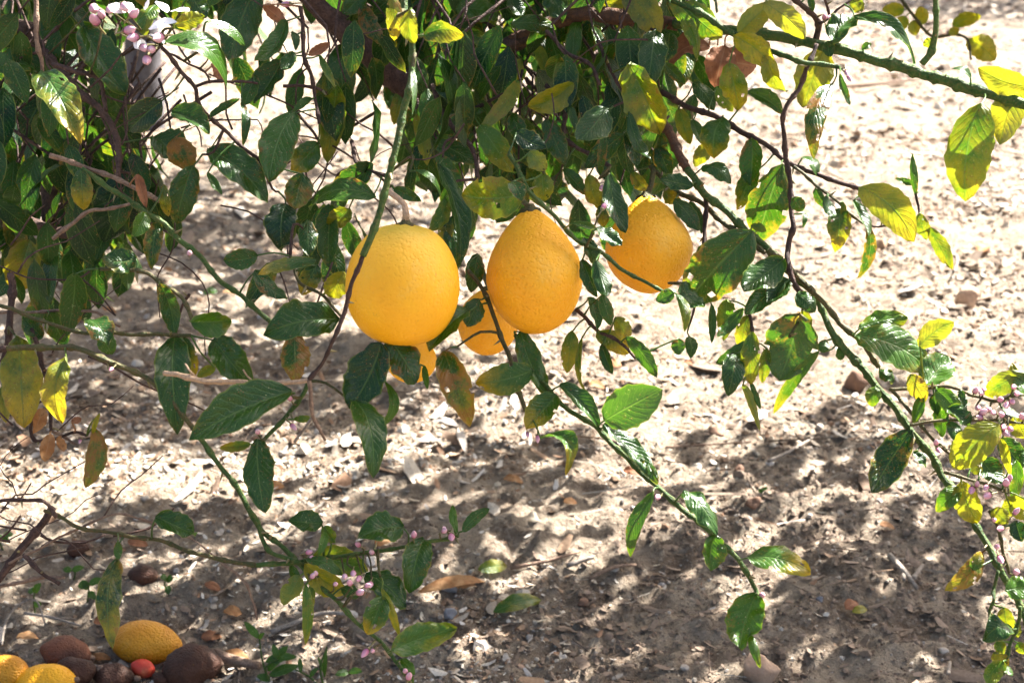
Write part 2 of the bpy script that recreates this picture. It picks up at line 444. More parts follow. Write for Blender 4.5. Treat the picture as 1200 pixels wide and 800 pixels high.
# ------------------------------------------------------------------ traced branches
# name material r0 r1 (photo px) d0 d1 (metres from the lens) : points
BRANCHES = '''
branch bark 11 15 1.50 1.55 : 340,-30 365,0 400,32 428,60 455,85 480,105
branch bark 15 9 1.55 1.56 : 440,72 480,100 520,92 560,82 600,52 635,34 662,20 690,16
branch rust_bark 10 8 1.56 1.50 : 600,50 640,32 680,17 720,19 765,25 795,29
branch green_stem 6 6.8 1.49 1.26 : 790,28 850,36 900,42 950,50 1000,63 1050,77 1100,92 1150,107 1200,122 1240,136
branch green_stem 4 2.5 1.42 1.33 : 770,-12 785,-2 815,12 850,34 875,48 900,58 937,72 960,75 984,79
branch bark 4 2.5 1.42 1.36 : 956,48 959,28 940,6 905,-12
branch bark 1.8 1.2 1.40 1.38 : 959,28 972,20 963,-8
branch bark 1.8 1.2 1.40 1.40 : 970,22 985,10 1003,-6
branch green_stem 4 2.8 1.33 1.31 : 1080,75 1091,61 1096,32 1097,-14
branch bark 2.6 3.4 1.36 1.34 : 957,52 947,78 939,98 923,124 917,142 919,165 924,200 928,245 930,266 924,284 923,305 931,332 942,347
branch bark 3.5 2.6 1.48 1.35 : 775,108 800,122 838,137 862,150 900,172 920,187 945,200 985,214 1008,221
branch rust_bark 6 5 1.52 1.40 : 745,100 768,128 782,152 793,175 805,198
branch green_stem 4.4 4.4 1.40 1.33 : 805,198 825,225 850,247 877,272 900,293 932,324 957,350 980,397 1007,427
branch green_stem 4.4 3.8 1.33 1.25 : 1007,427 1040,467 1065,500 1090,532 1107,560 1131,594 1160,645 1176,673 1196,710 1210,745
branch olive_stem 3 3 1.44 1.36 : 762,195 790,222 820,237 842,256 868,275 896,296
branch olive_stem 3.4 3.2 1.345 1.335 : 900,293 932,320 957,346 987,380 1010,402 1030,430
branch bark 3 2.2 1.40 1.38 : 827,228 826,280 818,305
branch green_stem 2.8 2.0 1.27 1.27 : 596,180 620,222 650,255 672,277 710,300 740,322 777,341
branch green_stem 4 4 1.13 1.14 : 472,-14 475,28 483,45 483,75 479,107 472,135 461,184 452,222 437,272 425,300
branch bark 2.7 2.2 1.14 1.17 : 425,300 411,338 404,362 392,396 378,424 362,445
branch dead 2.6 1.6 1.17 1.19 : 362,445 366,482 373,500 381,516
branch wood_pale 1.8 1.3 1.19 1.20 : 368,487 357,500 345,518
branch olive_stem 2.6 2.6 1.30 1.27 : 548,316 568,344 580,372 588,398 601,430 607,456 616,482
branch green_stem 2.8 3.2 1.31 1.24 : 604,392 622,432 640,453 658,473 697,500 740,542 772,572 806,602
branch green_stem 3.2 2.6 1.24 1.22 : 806,602 840,628 872,666 886,690 888,706
branch bark 2.4 1.8 1.33 1.30 : 675,362 700,386 722,398 745,420
branch green_stem 3.2 3 1.36 1.32 : 96,198 150,235 185,257 207,277 230,297 255,325 280,345 312,372 332,388
branch olive_stem 2.4 2.4 1.34 1.30 : 118,315 162,317 187,330 215,352 228,382
branch olive_stem 2.4 2.2 1.33 1.30 : 0,358 40,372 82,387 150,391 224,393
branch dead 2 1.5 1.38 1.36 : 0,366 50,365 107,364 125,375 141,383
branch olive_stem 3.6 3 1.30 1.27 : 8,408 50,407 84,407 120,420 160,437 190,457 214,486 232,510
branch green_stem 3 3 1.27 1.25 : 232,510 250,535 275,567 290,595 308,622 330,640 350,660
branch green_stem 2.6 2.6 1.255 1.245 : 292,597 302,612 315,645 342,656 356,661
branch olive_stem 2.2 2.6 1.29 1.25 : 52,598 75,607 100,620 150,627 200,637 237,651 300,662
branch green_stem 3 2.2 1.25 1.27 : 300,662 350,658 400,651 450,645 485,637 520,632 537,627
branch green_stem 2.8 2.2 1.25 1.22 : 345,655 366,678 390,700 417,727 450,757 472,785 486,806
branch pale_dead 3 2.6 1.24 1.22 : 192,437 247,446 300,449 345,448 362,445
branch pale_dead 1.4 0.8 1.235 1.235 : 230,442 222,433 217,426
branch pale_dead 1.4 0.8 1.23 1.23 : 298,448 290,440 285,433
branch green_stem 2.6 2.4 1.26 1.25 : 364,442 352,466 337,487 314,509 303,521
branch bark 4.6 4.6 1.32 1.30 : 62,594 40,625 12,660 -20,700
branch dead 1.5 1.1 1.30 1.26 : 10,660 50,640 85,622 107,612 140,602 172,610 222,630 252,652
branch bark 3 2 1.30 1.29 : 28,650 46,668 70,684
branch dead 2.4 2 1.31 1.29 : -10,690 40,678 75,676
branch dead 1.6 1.2 1.25 1.25 : 260,660 287,682 297,705 301,726
branch bark 2.6 2 1.29 1.27 : -10,588 40,585 56,592 66,606
branch bark 14 13 1.70 1.66 : 74,110 68,160 64,200 62,262
branch bark 9 8 1.66 1.62 : 62,262 50,268 20,252 -25,240
branch bark 7 5 1.62 1.58 : 20,252 55,268 92,276
branch dead 2.4 1.8 1.36 1.34 : 62,280 100,250 122,246 152,239
branch dead 3 2.6 1.36 1.36 : 58,182 107,198 155,218 188,236
branch bark 4.6 3.4 1.50 1.44 : 52,60 92,107 118,128 138,168 138,210
branch bark 3 2.4 1.46 1.44 : 62,76 90,84 114,92 125,130
branch dead 3 2.4 1.30 1.31 : 41,-12 44,52 48,70 50,92
branch bark 2.4 2.2 1.37 1.38 : 188,54 208,78 227,102 235,125 270,160 304,188
branch bark 1.9 1.5 1.38 1.40 : 227,102 250,96 272,95 302,98
branch bark 1.6 1.2 1.38 1.38 : 196,62 222,74 240,85 246,98
branch bark 4 4.5 1.37 1.36 : 12,320 14,350 10,392 4,424
branch bark 3 2 1.36 1.34 : 36,385 48,420 58,460 60,505
branch bark 2.2 1.6 1.33 1.33 : 40,462 38,512 60,515 86,506 102,510
branch dead 1.8 1.2 1.34 1.33 : 60,505 75,512 90,520
branch bark 2.6 2 1.42 1.40 : 352,8 356,52 358,72 368,102 374,145
branch bark 2 1.6 1.42 1.42 : 332,101 370,103 385,110
branch bark 3 2 1.50 1.46 : 480,110 500,112 525,130 560,125 590,110
branch bark 2.4 2 1.46 1.40 : 412,165 418,190 432,200 452,206
branch bark 3 2.4 1.46 1.40 : 640,100 662,128 660,160 690,180 715,195
branch bark 2.2 1.8 1.44 1.40 : 700,48 720,90 735,120 738,150
branch bark 2.4 2 1.46 1.42 : 640,36 662,60 690,75 704,100
branch bark 3 2.4 1.48 1.42 : 506,100 530,150 552,170 560,210
branch olive_stem 1.8 1.5 1.245 1.235 : 1066,498 1110,492 1150,492 1206,496
branch olive_stem 2.2 2 1.30 1.25 : 1046,458 1070,485 1090,512 1116,533
branch olive_stem 2 1.8 1.26 1.24 : 1106,553 1150,565 1178,576
branch olive_stem 2 1.6 1.27 1.25 : 1134,462 1165,470 1184,464
branch olive_stem 2.2 1.8 1.29 1.27 : 1042,456 1075,456 1110,452 1136,462
branch olive_stem 2 1.8 1.24 1.24 : 1159,598 1170,622 1177,650 1183,672
branch green_stem 2 1.6 1.25 1.24 : 1170,668 1164,690 1165,703 1160,717 1161,732
branch green_stem 2.2 2 1.25 1.25 : 1196,710 1190,740 1182,762 1175,790
branch bark 1.8 1.2 1.34 1.34 : 1073,226 1076,245 1078,254
branch bark 1.6 1.2 1.35 1.34 : 1008,221 1020,262 1042,264
branch olive_stem 1.8 1.4 1.36 1.35 : 930,195 955,215 975,232 990,246 1012,262
branch bark 1.8 1.4 1.38 1.37 : 818,305 816,320 812,334
branch bark 2.2 1.6 1.36 1.34 : 876,360 880,378 884,402
branch olive_stem 2.2 1.6 1.36 1.33 : 942,347 938,372 925,395
branch bark 2 1.6 1.42 1.40 : 205,395 212,360 222,345
branch olive_stem 2 1.6 1.33 1.30 : 340,300 352,330 375,345 402,372
branch olive_stem 2 1.6 1.30 1.28 : 432,360 440,385 446,404
'''
# ------------------------------------------------------------------ traced leaves
# base x y  tip x y  width(px)  kind  [bend px] [dz cm]
LEAVES = '''
98 30 147 106 45 d 4 0
46 84 95 167 37 gt 4 -3
-10 118 66 192 42 y -12 -5
-10 84 43 81 32 g -6 -2
92 135 134 172 28 d 0 2
190 118 147 154 34 k 0 3
180 160 226 191 38 d 4 0
203 162 224 201 34 m 0 1
201 131 246 152 29 d -5 -2
244 174 314 231 38 d -4 0
300 -15 270 68 44 d 4 -2
192 50 276 90 28 W -5 -12
206 30 241 21 18 Y 0 -12
243 25 293 46 13 W -5 -10
222 -8 242 20 24 d 0 -5
182 6 165 38 22 l 0 -12
84 5 50 48 34 d 0 3
12 153 30 194 24 y 0 2
60 172 62 205 18 g 0 0
-10 20 12 58 32 d 0 0
122 104 150 142 32 d 0 3
74 170 122 186 24 o 0 4
250 74 262 95 14 r 0 2
283 120 285 171 10 d -3 0
246 137 278 114 11 d -3 0
300 90 286 122 20 g 0 1
336 24 298 71 23 g -5 -1
308 6 333 28 15 r 0 -2
428 -10 403 17 24 g 0 -2
424 8 446 51 22 m 0 -2
440 28 410 52 24 g 4 0
460 -6 463 49 20 o 0 -3
481 12 486 51 22 Y 6 -6
496 42 543 44 24 o -8 -7
534 10 584 20 34 l -4 -1
538 34 607 103 22 y -14 -4
608 94 563 148 19 y -10 -3
548 60 584 111 24 g -7 0
530 60 520 106 26 o 0 3
404 50 405 129 36 d 3 2
394 100 385 197 29 y -3 -2
374 64 393 104 9 l 0 -1
366 116 343 134 12 g 0 -2
345 131 316 213 42 g 7 -2
330 72 298 122 36 d 0 1
344 61 329 78 17 g 0 -2
374 168 344 201 28 gt 0 2
343 37 347 58 9 b 0 0
362 65 387 50 13 r 0 2
474 100 461 147 18 y 0 -1
483 80 484 134 7 W 0 -4
487 134 500 194 17 y 2 -5
505 118 547 156 38 d 0 1
508 165 557 187 24 d -6 0
510 103 556 150 26 b -7 -1
562 146 600 203 30 l -3 -4
551 88 540 112 14 g 0 0
552 128 570 149 21 g 0 -1
512 180 541 216 20 g 0 -1
598 28 661 36 22 g -5 -4
640 -8 660 23 28 b 0 -3
598 -6 613 19 21 b 0 -3
694 2 746 9 18 Y 0 1
733 -10 773 43 33 o -8 -6
768 36 761 102 34 b 3 -7
785 38 781 72 22 d 0 -3
737 74 774 157 46 y -4 -3
746 24 708 111 10 l -10 -5
694 31 715 99 14 g -4 -2
676 24 669 86 19 g 0 0
668 37 644 61 18 g 0 1
624 50 641 92 14 y -3 0
672 97 619 128 32 Y -5 -3
682 90 655 126 27 k 0 2
610 68 600 112 16 Y 0 -2
711 127 676 168 37 b -4 -4
667 124 674 151 11 b 0 -2
600 134 613 168 24 d 0 -1
604 155 640 173 25 k 0 1
640 140 659 189 25 d 0 0
620 178 641 198 21 y 0 0
737 131 766 188 16 b 4 -3
731 157 684 196 26 d 4 0
708 158 703 206 12 g 0 -1
795 127 809 169 17 y 0 0
812 140 826 173 15 W 0 -1
847 138 837 186 31 gt 4 -3
831 168 814 196 18 y 0 -1
881 163 876 215 24 g 0 -2
876 107 919 132 20 g -5 -1
832 54 783 73 28 r 6 3
850 54 838 102 46 r 0 3
838 70 886 78 34 r 0 3
854 74 865 131 27 y -3 -2
812 96 839 126 19 d 0 0
784 4 816 72 14 y -10 -2
799 4 846 46 30 y 0 0
804 -10 831 8 20 l 0 0
864 40 903 4 28 Y 0 0
859 42 906 80 25 Y -5 -3
779 74 804 99 14 g 0 0
776 158 769 196 18 o 0 1
770 172 786 206 20 d 0 1
838 104 859 131 15 y 0 1
895 3 944 46 26 Y -5 -2
975 48 1004 16 27 d -6 -3
1000 19 1078 67 20 b -10 -3
970 48 973 67 14 d 0 -2
1010 58 1021 50 8 l 0 -2
966 57 942 127 39 Y 0 2
975 98 954 190 22 m 12 -1
984 87 997 122 9 g 0 -2
897 60 920 111 18 Y 0 -2
1149 121 1131 236 43 yb 4 -2
1193 101 1172 169 38 Y 3 -1
1209 101 1146 79 26 Y -6 -4
1138 92 1117 79 9 W 0 0
998 -2 1010 15 17 y 0 0
948 -6 953 14 8 g 0 0
1073 228 1069 180 8 g 0 0
1071 217 1049 208 8 g 0 0
940 184 959 206 12 W 0 0
226 194 208 263 32 d 4 0
243 202 260 229 10 g 0 -1
192 216 197 256 13 o 0 0
170 250 156 278 18 l 0 -1
185 260 178 316 23 m 0 0
160 303 119 302 30 d -4 0
150 203 123 288 52 k 0 6
95 198 98 246 24 o 0 0
100 258 113 337 32 k 0 4
88 320 78 393 29 d -4 0
12 250 24 301 24 m 0 -1
35 281 17 344 39 yo 0 -3
187 332 204 396 23 d -5 -1
224 378 271 375 32 l -4 -2
302 299 262 305 26 d -4 -2
50 396 28 372 22 d 0 1
58 366 76 402 25 g 0 0
102 374 127 407 23 d 0 -1
160 204 172 241 12 r 0 -2
335 239 330 294 38 k 0 2
355 203 345 243 33 m 0 1
387 240 385 313 32 d 3 3
360 257 362 302 22 d 0 3
437 192 384 226 34 d -5 0
440 229 363 246 30 g 6 -3
410 244 384 269 22 y 0 1
372 305 303 318 16 gt 12 -3
403 318 384 348 27 Y 0 -1
372 310 354 346 25 o 0 1
398 374 309 389 46 b 4 -3
298 317 337 351 18 d 3 -1
462 221 494 236 16 g 0 -4
488 199 518 231 8 W 0 -5
522 231 502 270 19 l -7 -5
514 192 548 294 25 b -10 -5
614 228 540 233 47 y 4 1
525 253 520 289 20 o 0 1
530 254 536 307 26 d 0 2
560 297 552 342 22 d 0 2
562 350 547 382 26 d 0 -2
550 364 502 410 40 g -5 -2
345 389 347 446 34 mo 0 0
715 203 737 266 25 b 3 -5
670 261 703 269 9 g 0 -3
699 267 729 288 17 b -4 -5
812 219 774 209 19 b 4 -2
790 234 821 267 20 b 0 -2
808 236 823 273 12 d -4 0
778 224 796 236 18 o 0 0
690 204 706 246 20 y 0 -1
705 240 707 266 16 o 0 0
635 203 638 237 25 y 0 1
660 198 686 229 17 d 0 -1
600 213 612 236 20 d 0 -2
740 201 762 226 15 o 0 2
882 270 803 360 60 gm 6 -3
800 330 826 359 23 d 4 -4
790 343 769 353 15 d 0 -3
918 304 872 337 32 b 4 -3
920 330 873 366 22 d 5 -1
682 304 698 346 18 d 0 0
684 278 700 312 18 d 0 0
698 304 711 348 21 b -3 -3
705 345 716 381 16 g 0 -3
690 348 703 382 18 b 0 -2
721 371 736 402 19 yo 0 0
671 387 664 438 20 y 0 0
822 287 817 306 10 y 0 0
793 344 802 388 11 l -8 0
852 351 848 399 20 y 0 0
834 356 836 400 10 W 0 0
871 361 841 393 14 g 0 -1
876 369 867 411 18 y 0 0
888 199 864 245 23 gt 4 0
822 196 857 212 19 d -4 0
917 192 889 288 46 gm 5 -2
880 264 898 271 9 y 0 0
930 231 941 248 16 g 0 -1
943 249 942 265 6 W 0 0
985 244 981 291 25 gt 0 0
955 221 967 243 10 g 0 0
968 229 978 255 12 b 0 0
987 236 988 257 7 y 0 0
1007 219 1071 282 37 yl -13 -3
1000 234 1023 271 14 W -4 -1
1016 263 1005 329 14 m -12 -1
1077 250 1086 282 14 y 0 -1
1087 266 1115 316 14 y -7 -1
1006 385 1064 372 23 l -7 -3
1003 393 1092 434 44 gl -5 -2
1077 407 1118 377 26 Y -4 -2
925 328 898 352 22 d 0 0
933 344 956 364 20 b 0 -2
936 367 914 446 56 gm 0 -2
940 364 950 384 10 y 0 0
960 411 907 484 14 y 5 0
963 413 968 397 12 g 0 0
985 422 984 406 10 g 0 0
1026 453 1021 476 16 l 0 0
1030 434 1048 447 14 d 0 0
1085 451 1112 414 36 g 0 0
1067 438 1084 471 18 yo 0 -1
1080 464 1071 496 14 l 0 -1
1097 456 1123 488 21 l -4 -2
1094 462 1098 485 12 d 0 0
1100 470 1103 512 14 l 0 0
1110 478 1136 502 29 d 0 2
1126 457 1132 479 10 b 0 -1
1204 438 1154 463 24 y 4 0
1209 464 1187 423 16 l 0 -1
1112 494 1124 518 15 b 0 -1
1171 497 1114 549 37 yv 3 -4
1068 504 1022 578 34 gd 5 -1
1070 529 1086 546 12 b 0 0
1171 512 1183 557 10 Y -4 -2
1174 513 1199 547 27 d 0 2
1191 538 1186 587 14 l -4 -1
1150 538 1178 562 26 d 0 2
1137 544 1151 554 14 y 0 0
1126 572 1097 598 21 l 0 -2
1126 564 1146 612 27 Y 0 1
1202 584 1174 606 22 Y 0 0
1188 488 1203 512 20 Y 0 1
1175 477 1197 488 9 W 0 -1
1163 596 1181 613 17 Y 0 0
1183 592 1206 608 15 Y 0 0
1190 610 1197 634 18 k 0 1
1150 647 1107 692 22 mo -8 -1
1140 668 1150 646 14 gt 0 -1
1178 692 1214 688 25 l -4 -2
1177 711 1182 740 16 y 0 -1
1187 728 1194 746 12 y 0 0
1186 736 1154 746 30 b 5 -2
1169 750 1176 766 18 y 0 -2
1164 764 1181 782 24 yo 0 -1
1176 774 1158 804 21 l 4 -2
1178 780 1186 792 9 W 0 -1
1192 752 1200 766 14 y 0 0
876 652 950 667 27 gt -10 -2
625 433 557 449 36 gt -5 -3
610 387 641 462 29 g 4 -1
652 462 616 502 35 gt 0 -3
656 450 707 494 23 b -3 -3
708 493 777 455 50 lf -2 -3
707 497 770 552 20 b -12 -2
760 543 771 568 12 g 0 -1
746 533 752 546 14 g 0 -1
633 513 664 556 18 gt -20 -3
682 394 683 462 8 y 0 0
699 389 736 418 25 yo -4 0
705 403 718 438 14 d 0 0
734 394 770 442 18 g -4 -1
766 576 737 652 17 g 8 -2
795 396 795 416 16 g 0 0
808 394 811 417 14 b 0 0
801 574 843 623 24 b -4 -3
861 413 855 460 25 b 0 -3
886 399 839 426 18 g -3 -1
882 388 880 450 21 y 3 -2
870 450 889 501 10 y -4 -1
880 448 891 480 7 g 0 -1
899 408 893 449 14 y 0 0
838 626 833 669 30 g 3 -2
886 696 866 757 38 gl 7 -3
878 742 891 782 10 l 0 -3
20 393 22 499 47 yo 2 -4
78 418 70 496 33 yo 4 -2
62 428 54 461 12 t 0 -1
2 452 7 496 14 o 0 -2
110 500 97 569 25 mo -9 -2
117 484 108 509 6 Y 0 -2
50 478 40 507 16 t 0 -1
60 508 52 541 17 t 0 -1
70 511 76 528 8 t 0 -1
84 495 95 488 9 r 0 -1
205 393 208 509 42 d 3 1
214 394 229 441 22 o 0 3
252 430 231 441 12 y 0 2
250 397 296 452 40 d 4 0
342 458 223 508 50 b 8 -4
302 514 311 601 36 d 0 -2
294 520 257 525 14 y 0 -1
119 392 131 416 22 g 0 1
447 402 408 478 50 db 0 -4
455 397 488 448 38 d -5 -3
470 424 471 442 9 y 0 -3
416 469 438 559 34 b -3 -3
452 447 447 501 12 l -16 -2
520 411 549 496 37 mo -3 -2
497 428 501 456 8 l 0 -1
344 491 369 490 9 y 0 0
378 613 339 607 24 b -3 -2
380 616 393 636 18 y 0 -1
473 617 421 628 33 b 6 -2
382 623 373 651 10 l 0 -1
365 652 432 669 34 l -6 1
357 660 404 697 32 Y 0 -1
359 655 401 673 13 g -3 -3
351 674 332 709 23 y 0 0
358 684 359 757 13 y -3 -2
366 680 362 728 10 y 0 0
429 672 476 710 30 b -4 -1
450 698 430 743 32 gt 0 -2
447 688 468 746 10 Y -4 -4
459 762 535 737 36 lv -6 -2
497 631 482 691 36 b 4 -1
535 625 533 591 9 l 0 -1
542 623 574 595 14 d -4 -1
470 772 486 790 11 l 0 -1
476 782 484 803 8 y 0 -1
340 662 352 688 11 g 0 0
400 688 420 700 14 d 0 0
182 605 229 628 27 b 4 -2
138 655 133 761 29 gd 2 -2
138 634 138 656 10 g 0 -2
'''
# flower buds: x y size(px) shade 0 pink .. 1 pale
BUDS = '''
110 10 15 -22 112 25 15 -22 119 18 12 -22 150 36 14 -22 158 44 13 -22 156 17 13 -22 146 8 15 -22 187 44 15 -22 172 70 14 -22 168 56 12 -22 178 58 12 -22 128 12 11 -22
337 5 9 0
222 297 8 -3 340 467 8 -3 343 499 8 -3 302 506 8 -3 131 432 6 -3
246 58 7 -2 707 243 8 0 706 220 9 -2
361 647 8 -2 366 653 7 -2 404 675 9 -4 414 671 9 -4 421 677 9 -4 410 683 9 -4 421 694 10 -4 430 686 8 -4 434 684 9 -4 366 675 8 -3 370 672 7 -3 393 684 7 -3
429 763 10 -2 437 762 7 -2 475 786 8 -2 479 793 10 -2 485 627 9 -2 436 647 8 -2 520 622 8 -2 529 628 10 -2 521 619 6 -2 420 638 8 -2
771 582 9 -2 893 697 9 -2 630 512 7 -1 618 508 6 -1
1143 458 9 -2 1150 460 9 -2 1153 456 7 -2 1146 478 9 -2 1151 483 10 -2 1158 480 9 -2 1149 489 8 -2 1164 483 8 -2 1172 468 9 -2 1180 474 10 -2 1186 470 8 -2 1192 461 9 -2 1188 453 8 -2 1176 500 9 -2 1178 507 10 -2 1184 502 8 -2
1139 573 10 -2 1145 568 7 -2 1156 570 8 -2 1158 580 11 -2 1179 566 11 -3 1183 561 8 -3 1198 488 10 -2 1097 519 8 -1 1100 527 8 -1 1174 486 9 -2
1173 619 9 -2 1165 609 7 -2 1172 654 10 -2 1168 640 8 -2 1191 670 10 -2 1190 600 8 -2 966 21 7 -1 972 20 6 -1 992 85 7 -1 995 91 7 -1 94 516 5 0
'''
BRANCHES += '''
branch olive_stem 2 1.4 2.05 2.0 : 1046,-24 1062,8 1078,28 1094,44 1118,40 1134,48 1138,70
'''
LEAVES += '''
1060 12 1033 12 15 Y 0 0
1062 20 1050 37 15 Y 0 0
1070 24 1073 42 14 Y 0 0
1080 30 1078 8 13 Y 0 0
1094 46 1082 54 12 Y 0 0
1112 40 1124 34 13 Y 0 0
1134 46 1166 72 22 Y -3 0
1116 30 1150 19 17 Y -3 0
'''
# ------------------------------------------------------------------ the big ground
def nonuni(lo, hi, fine_lo, fine_hi, step, grow):
    a = list(np.arange(fine_lo, fine_hi, step))
    s, x = step, fine_lo
    left = []
    while x > lo:
        s *= grow; x -= s; left.append(max(x, lo))
    s, x = step, a[-1]
    right = []
    while x < hi:
        s *= grow; x += s; right.append(min(x, hi))
    return np.array(left[::-1] + a + right)
gx = nonuni(-70, 70, -1.5, 1.5, 0.0075, 1.045)
gy = nonuni(-25, 110, 1.35, 2.9, 0.0075, 1.022)
XX, YY = np.meshgrid(gx, gy)
ZZ = ground_z(XX, YY)
nxg, nyg = len(gx), len(gy)
idx = np.arange(nxg*nyg).reshape(nyg, nxg)
quads = np.stack([idx[:-1, :-1], idx[:-1, 1:], idx[1:, 1:], idx[1:, :-1]], -1).reshape(-1, 4)
ground = mesh_obj('ground', np.stack([XX, YY, ZZ], -1).reshape(-1, 3), quads, M['ground'])
tag(ground, 'dry pale crumbly orchard soil strewn with litter', kind='structure')

# ------------------------------------------------------------------ the lemon tree
TRUNK = Vector((-1.12, 2.05, gz(-1.12, 2.05)))
tree = empty('lemon_tree', TRUNK)
tag(tree, 'low spreading lemon tree with mottled green and yellow leaves and thorny hanging branches', 'tree')

def tube(name, pts, rads, mat, parent, step=0.012, sides=8, rough=0.1):
    pa, ra = smoothpath(pts, rads, step)
    V, F, U = tube_data(pa, ra, sides, rough, RNG.random()*50)
    return mesh_obj(name, V, F, M[mat], parent, loc=pa[0], uvs=U)

tr_top = Vector((-1.0, 1.98, 0.92))
tube('trunk', [TRUNK-Vector((0, 0, .05)), TRUNK+Vector((.02, 0, .3)), TRUNK+Vector((.03, -.04, .62)), tr_top], [.085, .068, .06, .05], 'bark', tree, .03, 14, .2)
tube('branch', [tr_top-Vector((0, 0, .06)), Vector((-.72, 1.8, 1.05)), P(300, -75, 1.5), P(345, -26, 1.5)], [.04, .03, .018, .0095], 'bark', tree, .03, 10, .2)
tube('branch', [tr_top-Vector((0, 0, .1)), P(-80, 40, 1.75), P(40, 40, 1.72), P(74, 112, 1.70)], [.03, .022, .016, .0142], 'bark', tree, .03, 10, .2)
tube('branch', [TRUNK+Vector((.03, 0, .66)), P(-200, 300, 1.7), P(-24, 240, 1.62)], [.024, .014, .0088], 'bark', tree, .03, 10, .2)
tube('branch', [TRUNK+Vector((.03, 0, .45)), P(-200, 430, 1.5), P(8, 408, 1.30)], [.02, .008, .0028], 'bark', tree, .03, 8, .2)
tube('branch', [TRUNK+Vector((.03, 0, .32)), P(-240, 740, 1.6), P(-19, 700, 1.30)], [.02, .01, .0054], 'bark', tree, .03, 8, .2)

branches = []        # (object, [(px,py,depth)], penalty)
def thorn_mesh():
    V, F, U = tube_data([Vector((0, 0, -.15)), Vector((0, .02, .3)), Vector((0, .05, .7)), Vector((0, .09, 1.0))], [.15, .12, .065, .006], 6)
    me = bpy.data.meshes.new('thorn')
    me.from_pydata([tuple(v) for v in V], [], F)
    me.materials.append(M['thorn'])
    me.polygons.foreach_set('use_smooth', np.ones(len(me.polygons), dtype=bool))
    return me
THORN = thorn_mesh()
def add_thorn(parent, pos, direc, L):
    o = bpy.data.objects.new('thorn', THORN)
    o.location = pos
    q = direc.to_track_quat('Z', 'Y')
    o.rotation_euler = q.to_euler()
    o.scale = (L, L, L)
    link(o, parent)

for ln in BRANCHES.strip().splitlines():
    if not ln.strip(): continue
    head, pts = ln.split(':')
    name, mat, r0, r1, d0, d1 = head.split()
    r0, r1, d0, d1 = map(float, (r0, r1, d0, d1))
    px = [tuple(map(float, q.split(','))) for q in pts.split()]
    seg = [0.0]
    for a, c in zip(px, px[1:]): seg.append(seg[-1]+math.hypot(c[0]-a[0], c[1]-a[1]))
    dep = [d0+(d1-d0)*s/seg[-1] for s in seg]
    wob = [RNG.uniform(-.006, .006) if 0 < i < len(px)-1 else 0 for i in range(len(px))]
    p3 = [P(x, y, d+w) for (x, y), d, w in zip(px, dep, wob)]
    rr = [(r0+(r1-r0)*s/seg[-1])*KPX*d for s, d in zip(seg, dep)]
    big = r0 > 6
    # knobbly nodes on thin wood
    path, rads = smoothpath(p3, rr, .003 if not big else .005)
    if not big:
        acc, node, side, amp = 0, RNG.uniform(.012, .03), 1, RNG.uniform(.0006, .0013)
        np_, nr_ = [path[0]], [rads[0]]
        last, span = 0.0, node
        for i in range(1, len(path)):
            acc += (path[i]-path[i-1]).length
            if acc-last > span:
                last = acc; span = RNG.uniform(.016, .036); side = -side
            u = (acc-last)/span
            t = (path[i]-path[i-1]).normalized()
            k = t.cross(FWD)
            np_.append(path[i] + k*side*amp*(1-abs(2*u-1))*min(1, 4*(1-i/len(path)))*min(1, i/4))
            nr_.append(rads[i]*(1 + .38*math.exp(-((min(u, 1-u)*span)/.0022)**2) + .16*mnoise.noise(path[i]*45)))
        path, rads = np_, nr_
    V, F, U = tube_data(path, rads, 14 if big else 7, .42 if big else .10, RNG.random()*40)
    ob = mesh_obj('branch', V, F, M[mat], tree, loc=path[0], uvs=U)
    pen = 1.0
    if mat in ('dead', 'pale_dead', 'wood_pale'): pen = 3.0
    if d0 < 1.2: pen = 3.0
    samples = [proj(p) for p in path]
    branches.append((ob, samples, pen, path))
    if mat in ('green_stem', 'olive_stem', 'bark') and not (mat == 'bark' and r0 > 5) and 'dead' not in mat:
        acc = RNG.uniform(.02, .05)
        L = 0
        for i in range(1, len(path)-1):
            L += (path[i]-path[i-1]).length
            if L > acc:
                L = 0; acc = RNG.uniform(.035, .10)
                t = (path[i+1]-path[i]).normalized()
                a = RNG.uniform(0, 6.28)
                n = t.orthogonal().normalized()
                n = Matrix.Rotation(a, 3, t) @ n
                add_thorn(ob, path[i]+n*rads[i]*.6, (n+t*.35).normalized(), RNG.uniform(.006, .012))

KIND = {  # yellow, tip, spots, light green, lighting side
    'k': (0.00, .0, .2, .04, 'S'), 'd': (.10, .2, .4, .36, 'S'), 'db': (.06, .2, .3, .16, 'S'),
    'g': (.14, .12, .4, .60, 'M'), 'gt': (.18, .65, .3, .52, 'M'), 'gm': (.26, .15, .5, .50, 'B'),
    'gd': (.24, .2, .5, .14, 'S'), 'gl': (.20, .15, .3, .72, 'M'), 'l': (.24, .15, .2, .85, 'M'),
    'lf': (.10, .1, .2, .62, 'B'), 'lv': (.28, .1, .1, .75, 'M'), 'y': (.38, .2, .4, .80, 'B'),
    'yb': (.36, .1, .4, .95, 'B'), 'yl': (.46, .3, .2, .9, 'M'), 'yv': (.46, .1, .3, .95, 'M'),
    'Y': (.58, .1, .3, 1.0, 'B'), 'yo': (.45, .65, .5, .45, 'B'), 'o': (.32, .6, .5, .28, 'B'),
    'm': (.30, .2, .72, .30, 'M'), 'mo': (.30, .35, .8, .40, 'M'), 'b': (.04, .1, .2, .32, 'F'),
    'W': (.10, .1, .1, .55, 'X'), 'r': (0, 0, 0, 0, 'M'), 't': (0, 0, 0, 0, 'M')}

